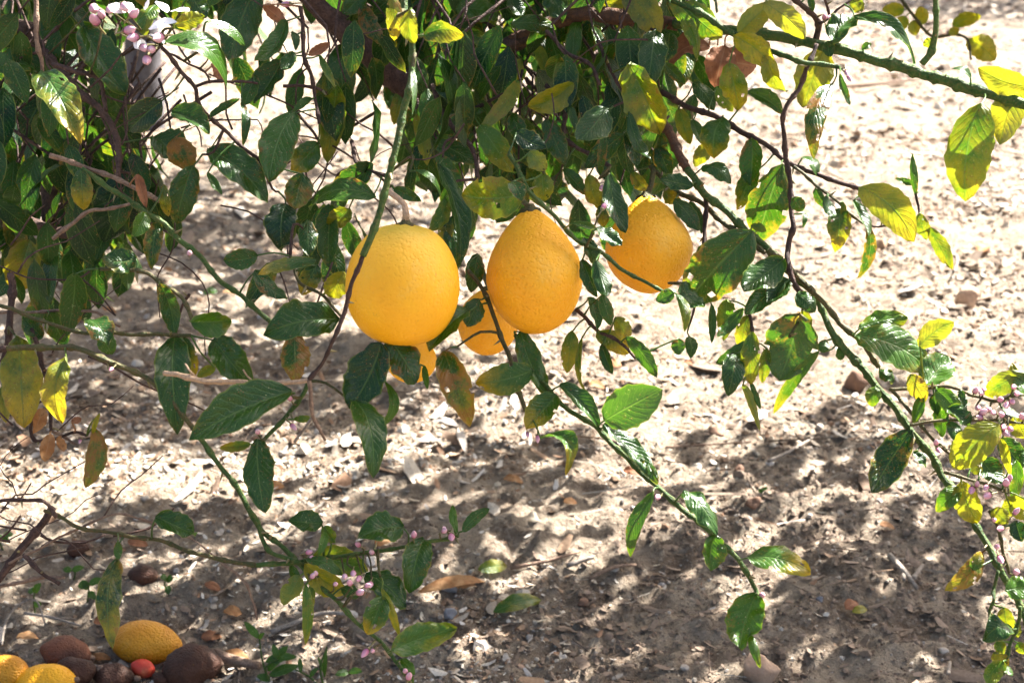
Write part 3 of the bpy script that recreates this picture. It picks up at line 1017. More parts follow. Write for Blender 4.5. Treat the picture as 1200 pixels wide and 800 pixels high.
def leaf_geom(B, T, Nn, W, bend, droop, fold, wave, curl, nv=12, nu=6, seed=0.0, twist=0.0):
    Mv = T-B
    L = Mv.length
    m = Mv/L
    Nn = (Nn - m*Nn.dot(m)).normalized()
    C0 = m.cross(Nn)
    V, U, F = [], [], []
    for i in range(nv+1):
        t = i/nv
        arch = 4*t*(1-t)
        cen = B + Mv*t + bend*arch + Nn*(droop*L*arch) - Nn*(curl*L*t*t*t*.5)
        a = twist*(t-.4)
        C = C0*math.cos(a)+Nn*math.sin(a)
        Nl = Nn*math.cos(a)-C0*math.sin(a)
        w = math.sin(math.pi*min(1, (t*.985+.015))**.93)**.60 if 0 < t < 1 else 0.0
        w *= (1 - .10*t**6)
        if i == 0: w = .05
        if i == nv: w = .012
        w *= 1 + .05*math.sin(t*34+seed*7) + .05*mnoise.noise(Vector((t*4, seed, 1)))
        for j in range(nu+1):
            s = j/nu*2-1
            h = fold*abs(s)*w*W*.5 - .10*W*w*s*s*(1 if fold > 0 else 0)
            h += wave*W*(mnoise.noise(Vector((t*5.0+seed*3, s*1.7, seed)))*abs(s)*.8 + .012*math.sin(t*26 - abs(s)*5)*w*(1-abs(s)*.4))
            x = s*w*W*.5*math.cos(fold*.6)
            V.append(cen + C*x + Nl*h)
            U.append((j/nu, t))
    n = nu+1
    for i in range(nv):
        for j in range(nu):
            F.append((i*n+j, i*n+j+1, (i+1)*n+j+1, (i+1)*n+j))
    return V, F, U

def rvec(a):
    return Vector((RNG.gauss(0, a), RNG.gauss(0, a), RNG.gauss(0, a)))

leaf_count = 0
def nearest(px, py, kind):
    best = None
    for bi, (ob, sm, pen, path) in enumerate(branches):
        for si, (x, y, d) in enumerate(sm):
            q = math.hypot(x-px, y-py)
            q = q*(1 if kind in 'rt' else pen) + (6 if pen > 1 else 0)
            if best is None or q < best[0]: best = (q, bi, si)
    return best

for ln in LEAVES.strip().splitlines():
    f = ln.split()
    if not f: continue
    bx, by, tx, ty, w = map(float, f[:5])
    kind = f[5]
    bend = float(f[6]) if len(f) > 6 else 0
    dz = float(f[7])*.01 if len(f) > 7 else 0
    yel, tip, spot, lum, side = KIND[kind]
    _, bi, si = nearest(bx, by, kind)
    ob, sm, pen, path = branches[bi]
    bp = path[si]
    d = sm[si][2] + dz + RNG.uniform(-.012, .012)
    B = P(bx, by, d)
    plen = math.hypot(tx-bx, ty-by)
    toV = -ray(bx, by).normalized()
    up = RNG.choice((.05, .15, .5, .75))
    if side == 'S': Nn = toV + rvec(.25) + Vector((0, 0, up))
    elif side == 'B': Nn = toV + rvec(.16) - SUN*.22
    elif side == 'M': Nn = toV + rvec(.25) + Vector((0, 0, up))
    elif side == 'F': Nn = toV*.9 + SUN*.55 + rvec(.12) + Vector((0, 0, .15))
    else: Nn = toV + SUN + rvec(.03)
    Nn.normalize()
    r2 = ray(tx, ty)
    den = r2.dot(Nn)
    dT = (B-CAM).dot(Nn)/den if abs(den) > .05 else d
    lim = .55*plen*KPX*d
    dT = max(d-lim, min(d+lim, dT))
    T = P(tx, ty, dT)
    m = (T-B).normalized()
    Nn = (Nn-m*Nn.dot(m)).normalized()
    C = m.cross(Nn)
    # the width as seen -> true width
    img = Vector((-(ty-by), 0, -(tx-bx)))
    perp = (RGT*(-(ty-by)) - UPV*(tx-bx)); perp.normalize()
    see = max(.45, abs(C.dot(perp)))
    W = w*KPX*d/see*(1.10 if bx > 780 else 1.02)
    W = min(W, (T-B).length*.85)
    bv = perp*(bend)*KPX*d*.75
    flip = side == 'B' and RNG.random() < .22
    if flip: Nn = -Nn
    fold = RNG.choice((.08, .2, .35, .5, .75, -.25))
    if kind in ('lf', 'yv'): fold = .06
    seed = RNG.random()*20
    narrow = w/plen < .27
    V, F, U = leaf_geom(B, T, Nn, W, bv, RNG.choice((-.14, -.05, .05, .11, .19)), fold, RNG.uniform(.16, .48) if kind not in ('lf', 'W', 'X') else .1, RNG.uniform(-.1, .45), 16, 8, seed, RNG.uniform(-.55, .55)*(2.2 if narrow else 1))
    if kind in ('m', 'mo', 'y', 'gt', 'gm', 'o', 'yo') and RNG.random() < .6:
        cut = set()
        for _ in range(RNG.randint(1, 3)):
            i, jj = RNG.randint(3, 14), RNG.choice((0, 7, 0, 7, 1, 6, 2))
            cut.add(i*8+jj)
        F = [q for n_, q in enumerate(F) if n_ not in cut]
    # petiole
    dist = (B-bp).length
    start = bp
    name = 'leaf'
    if dist > .045 and kind not in 'rt':
        mid = (B+bp)/2 + rvec(.008)
        start = bp + (B-bp)*(1-.014/dist)
        tube('twig', [bp, mid, start], [.0016, .0013, .001], 'bark' if d > 1.36 else 'olive_stem', ob, .008, 6, .1)
    pm = (B+start)/2 + rvec(.0015)
    pp, pr = smoothpath([start, pm, B+(T-B)*.03], [.0011, .0008, .0008], .005)
    v2, f2, u2 = tube_data(pp, pr, 5)
    o0 = len(V)
    V += v2; F += [tuple(a+o0 for a in q) for q in f2]; U += [(.5, .02)]*len(v2)
    mat = {'r': 'dry', 't': 'tan'}.get(kind, 'leaf')
    lo = mesh_obj(name, V, F, M[mat], ob, loc=B, uvs=U)
    j = lambda a: max(0, min(1, a + RNG.uniform(-.06, .06)))
    lo.color = (j(yel), j(tip), j(spot), j(lum))
    leaf_count += 1
print('leaves', leaf_count)

# flower buds ---------------------------------------------------------
def bud_mesh(seed):
    rr = random.Random(seed)
    V, F, U = [], [], []
    nr, ns = 8, 9
    for i in range(nr+1):
        t = i/nr
        r = .34*math.sin(math.pi*(t**.82))**.75 if 0 < t < 1 else .02
        for s in range(ns):
            a = 2*math.pi*s/ns
            rj = r*(1+.07*math.cos(5*a+t*1.5))
            V.append(Vector((math.cos(a)*rj, math.sin(a)*rj, t*1.05))); U.append((s/ns, t))
    for i in range(nr):
        for s in range(ns):
            F.append((i*ns+s, i*ns+(s+1) % ns, (i+1)*ns+(s+1) % ns, (i+1)*ns+s))
    n_petal = len(F)
    o0 = len(V)                                   # calyx cup and stalk
    prof = [(-1.0, .07), (-.35, .075), (-.08, .10), (.02, .24), (.16, .33), (.17, .28)]
    for z, r in prof:
        for s in range(ns):
            a = 2*math.pi*s/ns
            V.append(Vector((math.cos(a)*r+.10*(z < -.5), math.sin(a)*r, z))); U.append((s/ns, 0))
    for i in range(len(prof)-1):
        for s in range(ns):
            F.append((o0+i*ns+s, o0+i*ns+(s+1) % ns, o0+(i+1)*ns+(s+1) % ns, o0+(i+1)*ns+s))
    me = bpy.data.meshes.new('flower_bud')
    me.from_pydata([tuple(v) for v in V], [], F)
    ul = me.uv_layers.new(name='uv')
    li = np.empty(len(me.loops), dtype=np.int32); me.loops.foreach_get('vertex_index', li)
    ul.data.foreach_set('uv', np.array(U, dtype=np.float32)[li].ravel())
    me.materials.append(M['petal']); me.materials.append(M['thorn'])
    me.polygons.foreach_set('material_index', np.array([0]*n_petal+[1]*(len(F)-n_petal), dtype=np.int32))
    me.polygons.foreach_set('use_smooth', np.ones(len(F), dtype=bool))
    me.update()
    return me
BUD = [bud_mesh(i) for i in range(3)]
bf = list(map(float, BUDS.split()))
for k in range(0, len(bf), 4):
    x, y, s, dz = bf[k:k+4]
    _, bi, si = nearest(x, y, 'd')
    ob, sm, pen, path = branches[bi]
    d = sm[si][2] + dz*.01
    c = P(x, y, d)
    away = (c-path[si])
    away = (away.normalized() if away.length > 1e-4 else Vector((0, 0, 1))) + rvec(.35) - FWD*.1
    away.normalize()
    S = s*KPX*d*1.0
    o = bpy.data.objects.new('flower_bud', BUD[k//4 % 3])
    o.rotation_euler = away.to_track_quat('Z', 'Y').to_euler()
    o.scale = (S*1.15, S*1.15, S*1.45)
    o.location = c - away*S*.5
    link(o, ob)
    # stalk to the twig when it hangs clear of it
    q = c - away*S*1.3
    if (q-path[si]).length > .006 and abs(dz) < 30:
        tube('stalk', [path[si], (path[si]+q)/2+rvec(.002), q], [.0010, .0008, .0007], 'olive_stem', ob, .006, 5, 0)
# white open petals by the out-of-focus flowers, top left
_, bi, si = nearest(168, 30, 'd')
for (bx, by, tx, ty, w) in ((174, 34, 206, 24, 20), (160, 16, 146, 6, 18), (150, 12, 124, 10, 16), (170, 48, 158, 56, 17), (200, 14, 222, 12, 17), (184, 2, 196, 14, 15), (176, 40, 192, 50, 15), (168, 10, 176, -4, 16)):
    V, F, U = leaf_geom(P(bx, by, 1.16), P(tx, ty, 1.15), (-ray(bx, by)+SUN).normalized(), w*KPX*1.16, Vector((0, 0, 0)), .08, .2, .1, .1, 6, 4, RNG.random())
    mesh_obj('petal', V, F, M['white_petal'], branches[bi][0], loc=P(bx, by, 1.16), uvs=U)

# ------------------------------------------------------------------ the rest of the crown
class Leaves:
    def __init__(self): self.V, self.F, self.U = [], [], []
    def add(self, B, T, Nn, W, nv=4, nu=2):
        v, f, u = leaf_geom(B, T, Nn, W, Vector((0, 0, 0)), RNG.uniform(-.02, .08), .25, .2, .2, nv, nu, RNG.random()*20)
        o = len(self.V)
        self.V += v; self.F += [tuple(a+o for a in q) for q in f]; self.U += u
    def twig(self, pts, rads):
        v, f, u = tube_data(*smoothpath(pts, rads, .03), 4)
        o = len(self.V)
        self.V += v; self.F += [tuple(a+o for a in q) for q in f]; self.U += [(.5, .02)]*len(v)

inner = Leaves(); intw = Leaves()
FILL = [(375, 20, 560, 125, 26, 1.40, 1.48), (430, -120, 790, 165, 330, 1.75, 2.3), (-60, -120, 145, 300, 260, 1.7, 2.2), (560, 20, 760, 120, 14, 1.4, 1.47), (150, -120, 430, -8, 90, 1.45, 2.1), (-40, -110, 180, 240, 280, 1.46, 1.95), (400, -110, 820, 190, 420, 1.50, 2.0), (240, 10, 420, 130, 22, 1.6, 1.9), (0, 235, 120, 350, 18, 1.5, 1.8), (0, 150, 150, 300, 70, 1.5, 1.9),
        (520, 175, 740, 250, 26, 1.5, 1.75), (150, 180, 240, 260, 12, 1.5, 1.7), (300, 200, 420, 320, 14, 1.5, 1.7)]
GAPS = [(146, 30, 194, 135), (190, 52, 262, 165), (312, 0, 352, 50), (318, 95, 362, 135), (405, 132, 470, 190), (355, 30, 400, 60), (215, 205, 320, 300), (30, 195, 52, 250), (800, 120, 900, 200), (300, 240, 330, 300), (690, 200, 712, 250)]
for x0, y0, x1, y1, n, d0, d1 in FILL:
    k = 0
    while k < n:
        x, y, d = RNG.uniform(x0, x1), RNG.uniform(y0, y1), RNG.uniform(d0, d1)
        if any(a-8 < x < c+8 and b_-8 < y < e+2 for a, b_, c, e in GAPS): continue
        k += 1
        B = P(x, y, d)
        L = RNG.uniform(.042, .072)
        dr = Vector((RNG.gauss(0, .5), RNG.gauss(0, .5), -1)).normalized()
        T = B + dr*L
        pt = proj(T)
        if any(a < pt[0] < c and b_ < pt[1] < e for a, b_, c, e in GAPS): k -= 0; continue
        inner.add(B, T, (-FWD+rvec(.6)).normalized(), L*RNG.uniform(.36, .48), 6, 4)
        if RNG.random() < .4:
            intw.twig([B, B+Vector((RNG.uniform(-.03, .03), .03, .04)), B+Vector((RNG.uniform(-.06, .06), .06, .09))], [.001, .0015, .002])
for _ in range(84):
    x, y, d = RNG.uniform(-10, 420), RNG.uniform(20, 330), RNG.uniform(1.36, 1.65)
    if RNG.random() < .3: x, y = RNG.uniform(420, 800), RNG.uniform(40, 230)
    if _ > 58: x, y, d = (RNG.uniform(-10, 150), RNG.uniform(560, 650), RNG.uniform(1.28, 1.42)) if _ < 73 else (RNG.uniform(-10, 120), RNG.uniform(240, 530), RNG.uniform(1.3, 1.45))
    q = [P(x, y, d)]
    a = RNG.uniform(0, 6.28)
    for k in range(RNG.randint(3, 5)):
        a += RNG.gauss(0, .36)
        if _ > 58: a = a if abs(math.sin(a)) < .8 else a*.5
        q.append(q[-1] + (RGT*math.cos(a)+UPV*math.sin(a)+FWD*RNG.gauss(0, .3))*RNG.uniform(.014, .03))
    r = RNG.uniform(.0007, .0014)
    intw.twig(q, [r*(1-.5*k/len(q)) for k in range(len(q))])
io = mesh_obj('inner_foliage', inner.V, inner.F, M['leaf_many'], tree, loc=P(400, 100, 1.7), uvs=inner.U)
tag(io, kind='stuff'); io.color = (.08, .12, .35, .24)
tag(mesh_obj('inner_twigs', intw.V, intw.F, M['bark'], tree, loc=P(400, 100, 1.7), uvs=intw.U), kind='stuff')

# overhead crown, above and behind the picture, that shades the ground and the inner leaves
over = Leaves()
def out_of_view(p, mar=45):
    x, y, d = proj(p)
    return d < .2 or y < -mar or x < -mar-20 or x > 1200+mar+20
def canopy(px0, py0, px1, py1, n, h0, h1, on_ground=True, depth=1.45, L0=.08, L1=.11, per=8):
    made = tries = 0
    while made < n and tries < n*40:
        tries += 1
        x, y = RNG.uniform(px0, px1), RNG.uniform(py0, py1)
        p0 = G(x, y) if on_ground else P(x, y, depth)
        c = p0 + SUN*((RNG.uniform(h0, h1)-p0.z)/SUN.z)
        if not out_of_view(c, 110): continue
        made += 1
        top = c + Vector((RNG.uniform(-.06, .06), RNG.uniform(-.06, .06), RNG.uniform(.06, .14)))
        over.twig([top+Vector((0, 0, .2)), c+rvec(.015), c+Vector((0, 0, -.08))], [.003, .002, .001])
        for _ in range(per):
            B = c + Vector((RNG.gauss(0, .032), RNG.gauss(0, .032), RNG.gauss(.05, .15)))
            T = B + Vector((RNG.gauss(0, .6), RNG.gauss(0, .6), -.8)).normalized()*RNG.uniform(L0, L1)
            if not (out_of_view(B) and out_of_view(T)): continue
            if any((B-q).dot(SUN) > 0 and ((B-q)-SUN*(B-q).dot(SUN)).length < r for q, r in KEEPLIT): continue
            over.add(B, T, rvec(1).normalized(), RNG.uniform(.042, .058))
        TWIGENDS.append(top)
TWIGENDS = []
KEEPLIT = [(P(165, 35, 1.18), .08), (P(232, 70, 1.25), .085), (P(30, 150, 1.3), .05), (P(500, 30, 1.4), .05), (P(560, 170, 1.45), .05), (P(505, 290, 1.25), .035), (P(660, 260, 1.3), .03)]
canopy(480, 700, 1260, 860, 46, .8, 1.25)
canopy(600, 620, 900, 700, 6, .75, 1.5)
canopy(900, 470, 1230, 690, 26, .8, 1.3)
canopy(-60, 590, 560, 830, 34, .75, 1.25)
canopy(-60, 200, 400, 500, 190, .8, 1.8)
canopy(430, 235, 690, 400, 18, .9, 1.4, False, 1.28)
canopy(400, 120, 520, 420, 14, .9, 1.8)
canopy(380, 430, 600, 600, 16, .8, 1.6)
canopy(380, 0, 760, 250, 18, .85, 1.5, False)
canopy(-40, 0, 380, 250, 30, .85, 1.5, False)
co = mesh_obj('overhead_foliage', over.V, over.F, M['leaf_many'], tree, loc=P(500, -300, 1.7), uvs=over.U)
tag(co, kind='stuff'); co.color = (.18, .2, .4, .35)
# limbs that carry it
cells = {}
for e in TWIGENDS: cells.setdefault((round(e.x/.55), round(e.y/.55)), []).append(e)
for key, es in cells.items():
    c = sum(es, Vector())/len(es)
    c.z = max(e.z for e in es)+.04
    st = tr_top + Vector((0, 0, -.05))
    mid = (st+c)/2; mid.z = max(1.35, c.z) + .25
    tube('branch', [st, st+(mid-st)*.45+Vector((0, 0, .12)), mid, c], [.022, .016, .011, .005], 'bark', tree, .06, 7, .2)
# ------------------------------------------------------------------ lemons on the tree
def lump(fn, nr=40, ns=56):
    V, F, U = [], [], []
    V.append(fn(0, 0)); U.append((0, 0))
    for i in range(1, nr):
        for s in range(ns):
            V.append(fn(math.pi*i/nr, 2*math.pi*s/ns)); U.append((s/ns, i/nr))
    V.append(fn(math.pi, 0)); U.append((0, 1))
    for s in range(ns): F.append((0, 1+s, 1+(s+1) % ns))
    for i in range(nr-2):
        for s in range(ns):
            a = 1+i*ns
            F.append((a+s, a+ns+s, a+ns+(s+1) % ns, a+(s+1) % ns))
    e = len(V)-1; a = 1+(nr-2)*ns
    for s in range(ns): F.append((e, a+(s+1) % ns, a+s))
    return V, F, U
def lemon(label, cx, cy, w, h, d, tilt, mat, neck=0.0, nip=0.0, bump=.012, stem=None, roll=0.0, group=None):
    """cx cy centre, w h size in photo pixels, tilt: degrees the stem end leans to the right"""
    c = P(cx, cy, d)
    rx, rz = w*KPX*d/2, h*KPX*d/2
    sd = RNG.random()*30
    t = math.radians(tilt)
    ax = (UPV*math.cos(t)*.995 + RGT*math.sin(t) + FWD*roll).normalized()
    q = ax.to_track_quat('Z', 'Y').to_matrix()
    def fn(th, ph):
        z = math.cos(th); r = math.sin(th)**(.82 if neck < .1 else 1)
        k = 1 - neck*max(0, z+.15)**1.4*.62
        dz = nip*max(0, -z-.86)*2.2
        top = .10*max(0, z-.86) if neck < .2 else 0
        u = Vector((r*math.cos(ph)*k*rx, r*math.sin(ph)*k*rx, (z*(1-top)-dz)*rz))
        n = mnoise.noise(u*34+Vector((sd, 0, 0)))*1.0 + mnoise.noise(u*95+Vector((0, sd, 0)))*.45
        lobes = .012*math.cos(5*ph+sd)*max(0, z)
        return q @ (u*(1+bump*n+lobes))
    V, F, U = lump(fn)
    root = empty('lemon', c)
    tag(root, label, 'lemon', group)
    mesh_obj('peel', [v+c for v in V], F, M[mat], root, loc=c, uvs=U)
    root.children[0].rotation_euler = (0, 0, 0)
    topp = c + ax*rz*.985
    # calyx and stalk
    V, F, U = [], [], []
    ns = 10
    for i, (r, z) in enumerate(((.0085, -.002), (.0075, .0012), (.0045, .003), (.0028, .006))):
        for s in range(ns):
            a = 2*math.pi*s/ns
            rr = r*(1+(.28 if i < 2 else .1)*math.cos(5*a))
            V.append(topp + q @ Vector((math.cos(a)*rr, math.sin(a)*rr, z))); U.append((s/ns, z*10))
    for i in range(3):
        for s in range(ns):
            F.append((i*ns+s, i*ns+(s+1) % ns, (i+1)*ns+(s+1) % ns, (i+1)*ns+s))
    mesh_obj('calyx', V, F, M['olive_stem'], root, loc=topp, uvs=U)
    if stem:
        pts = [topp+ax*.002] + [P(x, y, dd) for x, y, dd in stem]
        tube('stalk', pts, [.0034, .0026, .0028][:len(pts)], 'pale_dead' if mat == 'fruit_a' else 'olive_stem', root, .006, 8, .1)
    return root
lemon('big smooth yellow lemon hanging in front, a thin brown twig crossing its left side', 472, 334, 134, 142, 1.25, 3, 'fruit_a', .06, .0, .007, [(474, 240, 1.25), (455, 224, 1.27)])
lemon('large egg shaped rough yellow lemon with narrow top, second lemon from the left in front', 626, 318, 115, 146, 1.30, -3, 'fruit_b', .48, .05, .017, [(613, 236, 1.31), (600, 215, 1.36)], .05)
lemon('rough pear shaped yellow lemon hanging apart behind a thin green twig, farthest right', 760, 286, 103, 114, 1.40, -2, 'fruit_b', .50, .08, .015, [(762, 220, 1.41), (766, 200, 1.43)], .12)
lemon('partly hidden yellow lemon showing low between the two largest lemons', 572, 377, 72, 78, 1.40, 5, 'fruit_b',   .2, .03, .01, [(570, 330, 1.42), (560, 300, 1.45)])
lemon('mostly hidden lemon peeking out below the big smooth lemon behind leaves', 482, 421, 60, 56, 1.34, 0, 'fruit_a', .15, .0, .008, [(484, 385, 1.35)])

# ------------------------------------------------------------------ fallen fruit pile, bottom left
def fallen(name, label, cat, cx, cy, w, h, ax_deg, mat, squash=1.0, wrinkle=.02, dent=0.0, group=None):
    """cx cy: centre in the photo; sits on the ground below it"""
    d0 = (G(cx, min(cy+h*.35, 830))-CAM).dot(FWD)
    c = P(cx, cy, d0)
    rx, rz = w*KPX*d0/2, h*KPX*d0/2
    base = gz(c.x, c.y)
    c.z = max(c.z, base + rz*.68)
    a = math.radians(ax_deg)
    sd = RNG.random()*30
    R = Matrix.Rotation(a, 3, 'Y') @ Matrix.Rotation(.4, 3, 'X')
    def fn(th, ph):
        z = math.cos(th); r = math.sin(th)
        u = Vector((z*rx, r*math.cos(ph)*rz*1.05, r*math.sin(ph)*rz))
        tipk = 1 + .16*max(0, abs(z)-.88)*4
        n = mnoise.noise(u*30+Vector((sd, 0, 0)))*1.2 + mnoise.noise(u*85+Vector((0, sd, 0)))*.6
        s = 1 + wrinkle*n
        v = Vector((u.x*tipk, u.y, u.z))*s
        v *= 1 + wrinkle*2.6*mnoise.noise(u*14+Vector((sd, sd, sd))) - wrinkle*1.8*abs(mnoise.noise(u*48+Vector((0, 0, sd))))
        if dent: v -= Vector((0, -1, .5)).normalized()*dent*rz*max(0, mnoise.noise(u*22+Vector((sd, sd, 0))))*1.2
        return R @ v
    V, F, U = lump(fn, 28, 36)
    root = empty(name, Vector((c.x, c.y, base)))
    tag(root, label, cat, group)
    mesh_obj('peel', [v+c for v in V], F, M[mat], root, loc=c, uvs=U)
    # withered stalk scar
    p = c + R @ Vector((rx*1.06, 0, 0))
    dr = (R @ Vector((1, 0, 0))).normalized()
    tube('stem_scar', [p-dr*.004, p+dr*.002, p+dr*.004], [.004, .0035, .001], 'dead', root, .002, 7, .2)
    return root
fallen('fallen_lemon', 'yellow fallen lemon lying behind the rotten fruit under a hanging dark leaf', 'lemon', 171, 753, 80, 52, 8, 'fruit_c', wrinkle=.014)
fallen('fallen_lemon', 'bright yellow fallen lemon in the front of the pile, cut by the frame', 'lemon', 52, 802, 74, 48, -10, 'fruit_b', wrinkle=.02)
fallen('fallen_lemon', 'small yellow fallen lemon at the far left end of the pile', 'lemon', 8, 788, 54, 42, 12, 'fruit_c', wrinkle=.015)
fallen('rotten_lemon', 'reddish brown rotting lemon behind the darker ones in the pile', 'rotten fruit', 78, 766, 56, 36, 10, 'fruit_rust', wrinkle=.08, dent=.6)
fallen('rotten_lemon', 'dark wrinkled rotten lemon behind the bright yellow fallen one', 'rotten fruit', 88, 786, 58, 34, -8, 'fruit_rot', wrinkle=.09, dent=.7)
fallen('rotten_lemon', 'blackened rotten lemon in front, just left of the small red fruit', 'rotten fruit', 132, 795, 56, 36, 4, 'fruit_rot', wrinkle=.10, dent=.8)
fallen('rotten_lemon', 'large round dark brown rotten lemon at the right end of the pile', 'rotten fruit', 224, 781, 66, 52, -6, 'fruit_rot', wrinkle=.075, dent=.6)
fallen('rotten_lemon', 'shrivelled blackish fruit scrap between the red fruit and the big rotten lemon', 'rotten fruit', 190, 796, 28, 20, 20, 'fruit_rot', wrinkle=.1, dent=.5)
fallen('red_fruit', 'small shiny red fruit lying among the rotten lemons', 'fruit', 168, 784, 28, 21, 25, 'red', wrinkle=.02)
fallen('rotten_lemon', 'grey brown withered fruit lying alone behind the pile', 'rotten fruit', 168, 674, 36, 28, 10, 'fruit_rot', wrinkle=.10, dent=.8)
fallen('rotten_lemon', 'old brown dried fruit half hidden in shade beyond the pile', 'rotten fruit', 92, 643, 28, 22, -10, 'fruit_rot', wrinkle=.09, dent=.7)

# ------------------------------------------------------------------ stones
def stone(label, cx, cy, w, h, mat, group=None, flat=.8, name='stone'):
    g = G(cx, cy+h*.42)
    d = (g-CAM).dot(FWD)
    rx, rz = w*KPX*d/2, h*KPX*d/2*1.15
    sd = RNG.random()*50
    bm = bmesh.new()
    bmesh.ops.create_icosphere(bm, subdivisions=3, radius=1)
    planes = [Vector((RNG.gauss(0, 1), RNG.gauss(0, 1), RNG.gauss(0, .8))).normalized() for _ in range(14)]
    V = []
    for v in bm.verts:
        p = v.co.copy()
        for pl in planes:
            k = p.dot(pl)-.66
            if k > 0: p -= pl*k*.95
        p *= 1 + .12*mnoise.noise(p*1.6+Vector((sd, 0, 0))) + .04*mnoise.noise(p*6)
        V.append(Vector((p.x*rx, p.y*rx*.8, p.z*rz)))
    F = [[v.index for v in f.verts] for f in bm.faces]
    bm.free()
    c = Vector((g.x, g.y, g.z + rz*.55*flat))
    o = mesh_obj(name, [v+c for v in V], F, M[mat], loc=Vector((g.x, g.y, g.z)), smooth=True)
    return tag(o, label, 'stone', group)
stone('brown angular stone with sunlit pale top standing in the bright sand, right', 1131, 346, 34, 30, 'stone_tan')
stone('pale beige lumpy stone on the shaded ground under a hanging leaf', 888, 776, 52, 40, 'stone_tan')
stone('round reddish brown pebble beside a darker one in the half shade', 882, 589, 22, 16, 'stone_brown')
stone('small dark brown pebble above the round reddish one', 866, 548, 15, 12, 'stone_brown')
stone('flat brown stone half buried in sunlit litter right of centre', 839, 504, 24, 10, 'stone_brown')
stone('dark grey smooth stone lying beside the curled dry peel', 526, 684, 30, 16, 'stone_grey')
stone('small slate grey stone in front of the curled dry peel', 527, 719, 20, 13, 'stone_grey')
stone('round tan stone sitting right of the shaded twig near centre', 497, 508, 21, 12, 'stone_tan')
stone('small pale pebble at the end of the fallen green leaf', 620, 739, 12, 9, 'stone_pale')
stone('little round brown pebble at the edge of a light streak', 683, 706, 15, 13, 'stone_brown')
stone('pale pebble near the lower edge beside the beige stone', 802, 780, 15, 9, 'stone_pale')
stone('grey rounded pebble alone on the dark soil right of the curled leaf', 960, 697, 12, 10, 'stone_grey')
stone('reddish dry leaf shaped as a clod lying in the shade under the long branch', 1008, 436, 44, 34, 'stone_brown', name='clod')  # a dry leaf, built here with the stone shape
PEB = [(116, 581, 'bright white pebble in the shade left of the long green branch'),
       (169, 586, 'bright white pebble nearest the forked green branch on the left'),
       (146, 536, 'small bluish pebble behind the hanging orange edged leaf'),
       (330, 530, 'pale pebble right of the hanging green leaf near the pink bud'),
       (205, 712, 'pale pebble right of the hanging dark leaf above the fallen lemon'),
       (720, 668, 'tiny pale pebble on the shaded soil beside a light streak'),
       (566, 553, 'small white pebble in the sun below the mottled hanging leaf'),
       (1105, 764, 'pale pebble in the lower right corner beside the branch tips'),
       (740, 470, 'small tan pebble in the sun close behind the flat green leaf'),
       (700, 352, 'tiny pale pebble in bright sand below the farthest right lemon'),
       (1020, 330, 'small tan pebble in bright sand left of the angular stone'),
       (960, 500, 'small pale pebble in sun left of the large hanging dark leaf'),
       (610, 780, 'pale pebble near the lower edge below the fallen green leaf'),
       (500, 750, 'pale pebble behind the veined leaf at the bottom'),
       (948, 610, 'small pale pebble in the streaked shade right of the curled leaf')]
for x, y, lab in PEB:
    s = RNG.uniform(9, 13)
    stone(lab, x, y, s*1.05, s*.55, RNG.choice(['stone_pale', 'stone_tan', 'stone_pale']), 'loose pebbles in the litter', name='pebble')

# ------------------------------------------------------------------ sticks and fallen leaves
def ground_stick(label, pts, r, mat, lift=.006, forks=()):
    root = empty('stick', G(*pts[0]))
    tag(root, label, 'stick')
    p3 = [G(x, y, lift + RNG.uniform(0, .004)) for x, y in pts]
    d = (p3[0]-CAM).dot(FWD)
    tube('shaft', p3, [r*KPX*d*(1-.35*i/(len(p3)-1)) for i in range(len(p3))], mat, root, .01, 7, .2)
    for fk in forks:
        q = [G(x, y, lift+.003) for x, y in fk]
        tube('fork', q, [r*KPX*d*.7, r*KPX*d*.5], mat, root, .01, 6, .2)
ground_stick('bleached forked stick lying on the shaded soil at lower right', [(1042, 661), (1058, 680), (1074, 698)], 4.0, 'wood_pale', .012, [[(1068, 690), (1080, 673)], [(1058, 682), (1058, 690)]])
ground_stick('long thin brown stick crossing the ground below centre', [(598, 671), (640, 663), (680, 652), (742, 672), (700, 684)][:3], 2.6, 'dead')
ground_stick('thin dark stick pointing up right in the streaked shade', [(690, 688), (720, 678), (745, 670)], 2.6, 'dead', .01)
ground_stick('grey stick on the ground left of the branch shadows, far right of centre', [(900, 545), (925, 534), (952, 520)], 2.2, 'wood_pale')
ground_stick('straight stick lying in the far bright sand below the thick branch', [(985, 108), (1030, 104), (1076, 96)], 2.6, 'dead', .02)
ground_stick('thick pale stick lying left of the veined leaf near the bottom', [(318, 748), (345, 738), (378, 730), (412, 726)], 3.4, 'wood_pale', .008)
ground_stick('grey log end poking out right of the big rotten lemon', [(252, 776), (275, 786), (305, 792)], 7.5, 'dead', .012)
ground_stick('small pale straw bent over the pile of fallen fruit', [(8, 798), (14, 768), (30, 742), (48, 745), (58, 768)], 1.6, 'wood_pale', .05)
ground_stick('thin white straw lying behind the fallen fruit', [(30, 727), (62, 733), (96, 743)], 1.8, 'wood_pale', .01, [[(62, 733), (90, 725)]])
ground_stick('short pale twig lying in a sun patch near centre', [(665, 667), (680, 663), (696, 659)], 3.2, 'wood_pale')
ground_stick('thin dark twig lying in sun right of centre', [(780, 532), (830, 526), (880, 522)], 1.4, 'dead')
ground_stick('slim stick sticking out of the ground at the bottom right edge', [(1110, 800), (1112, 785)], 2.6, 'wood_pale', .01)

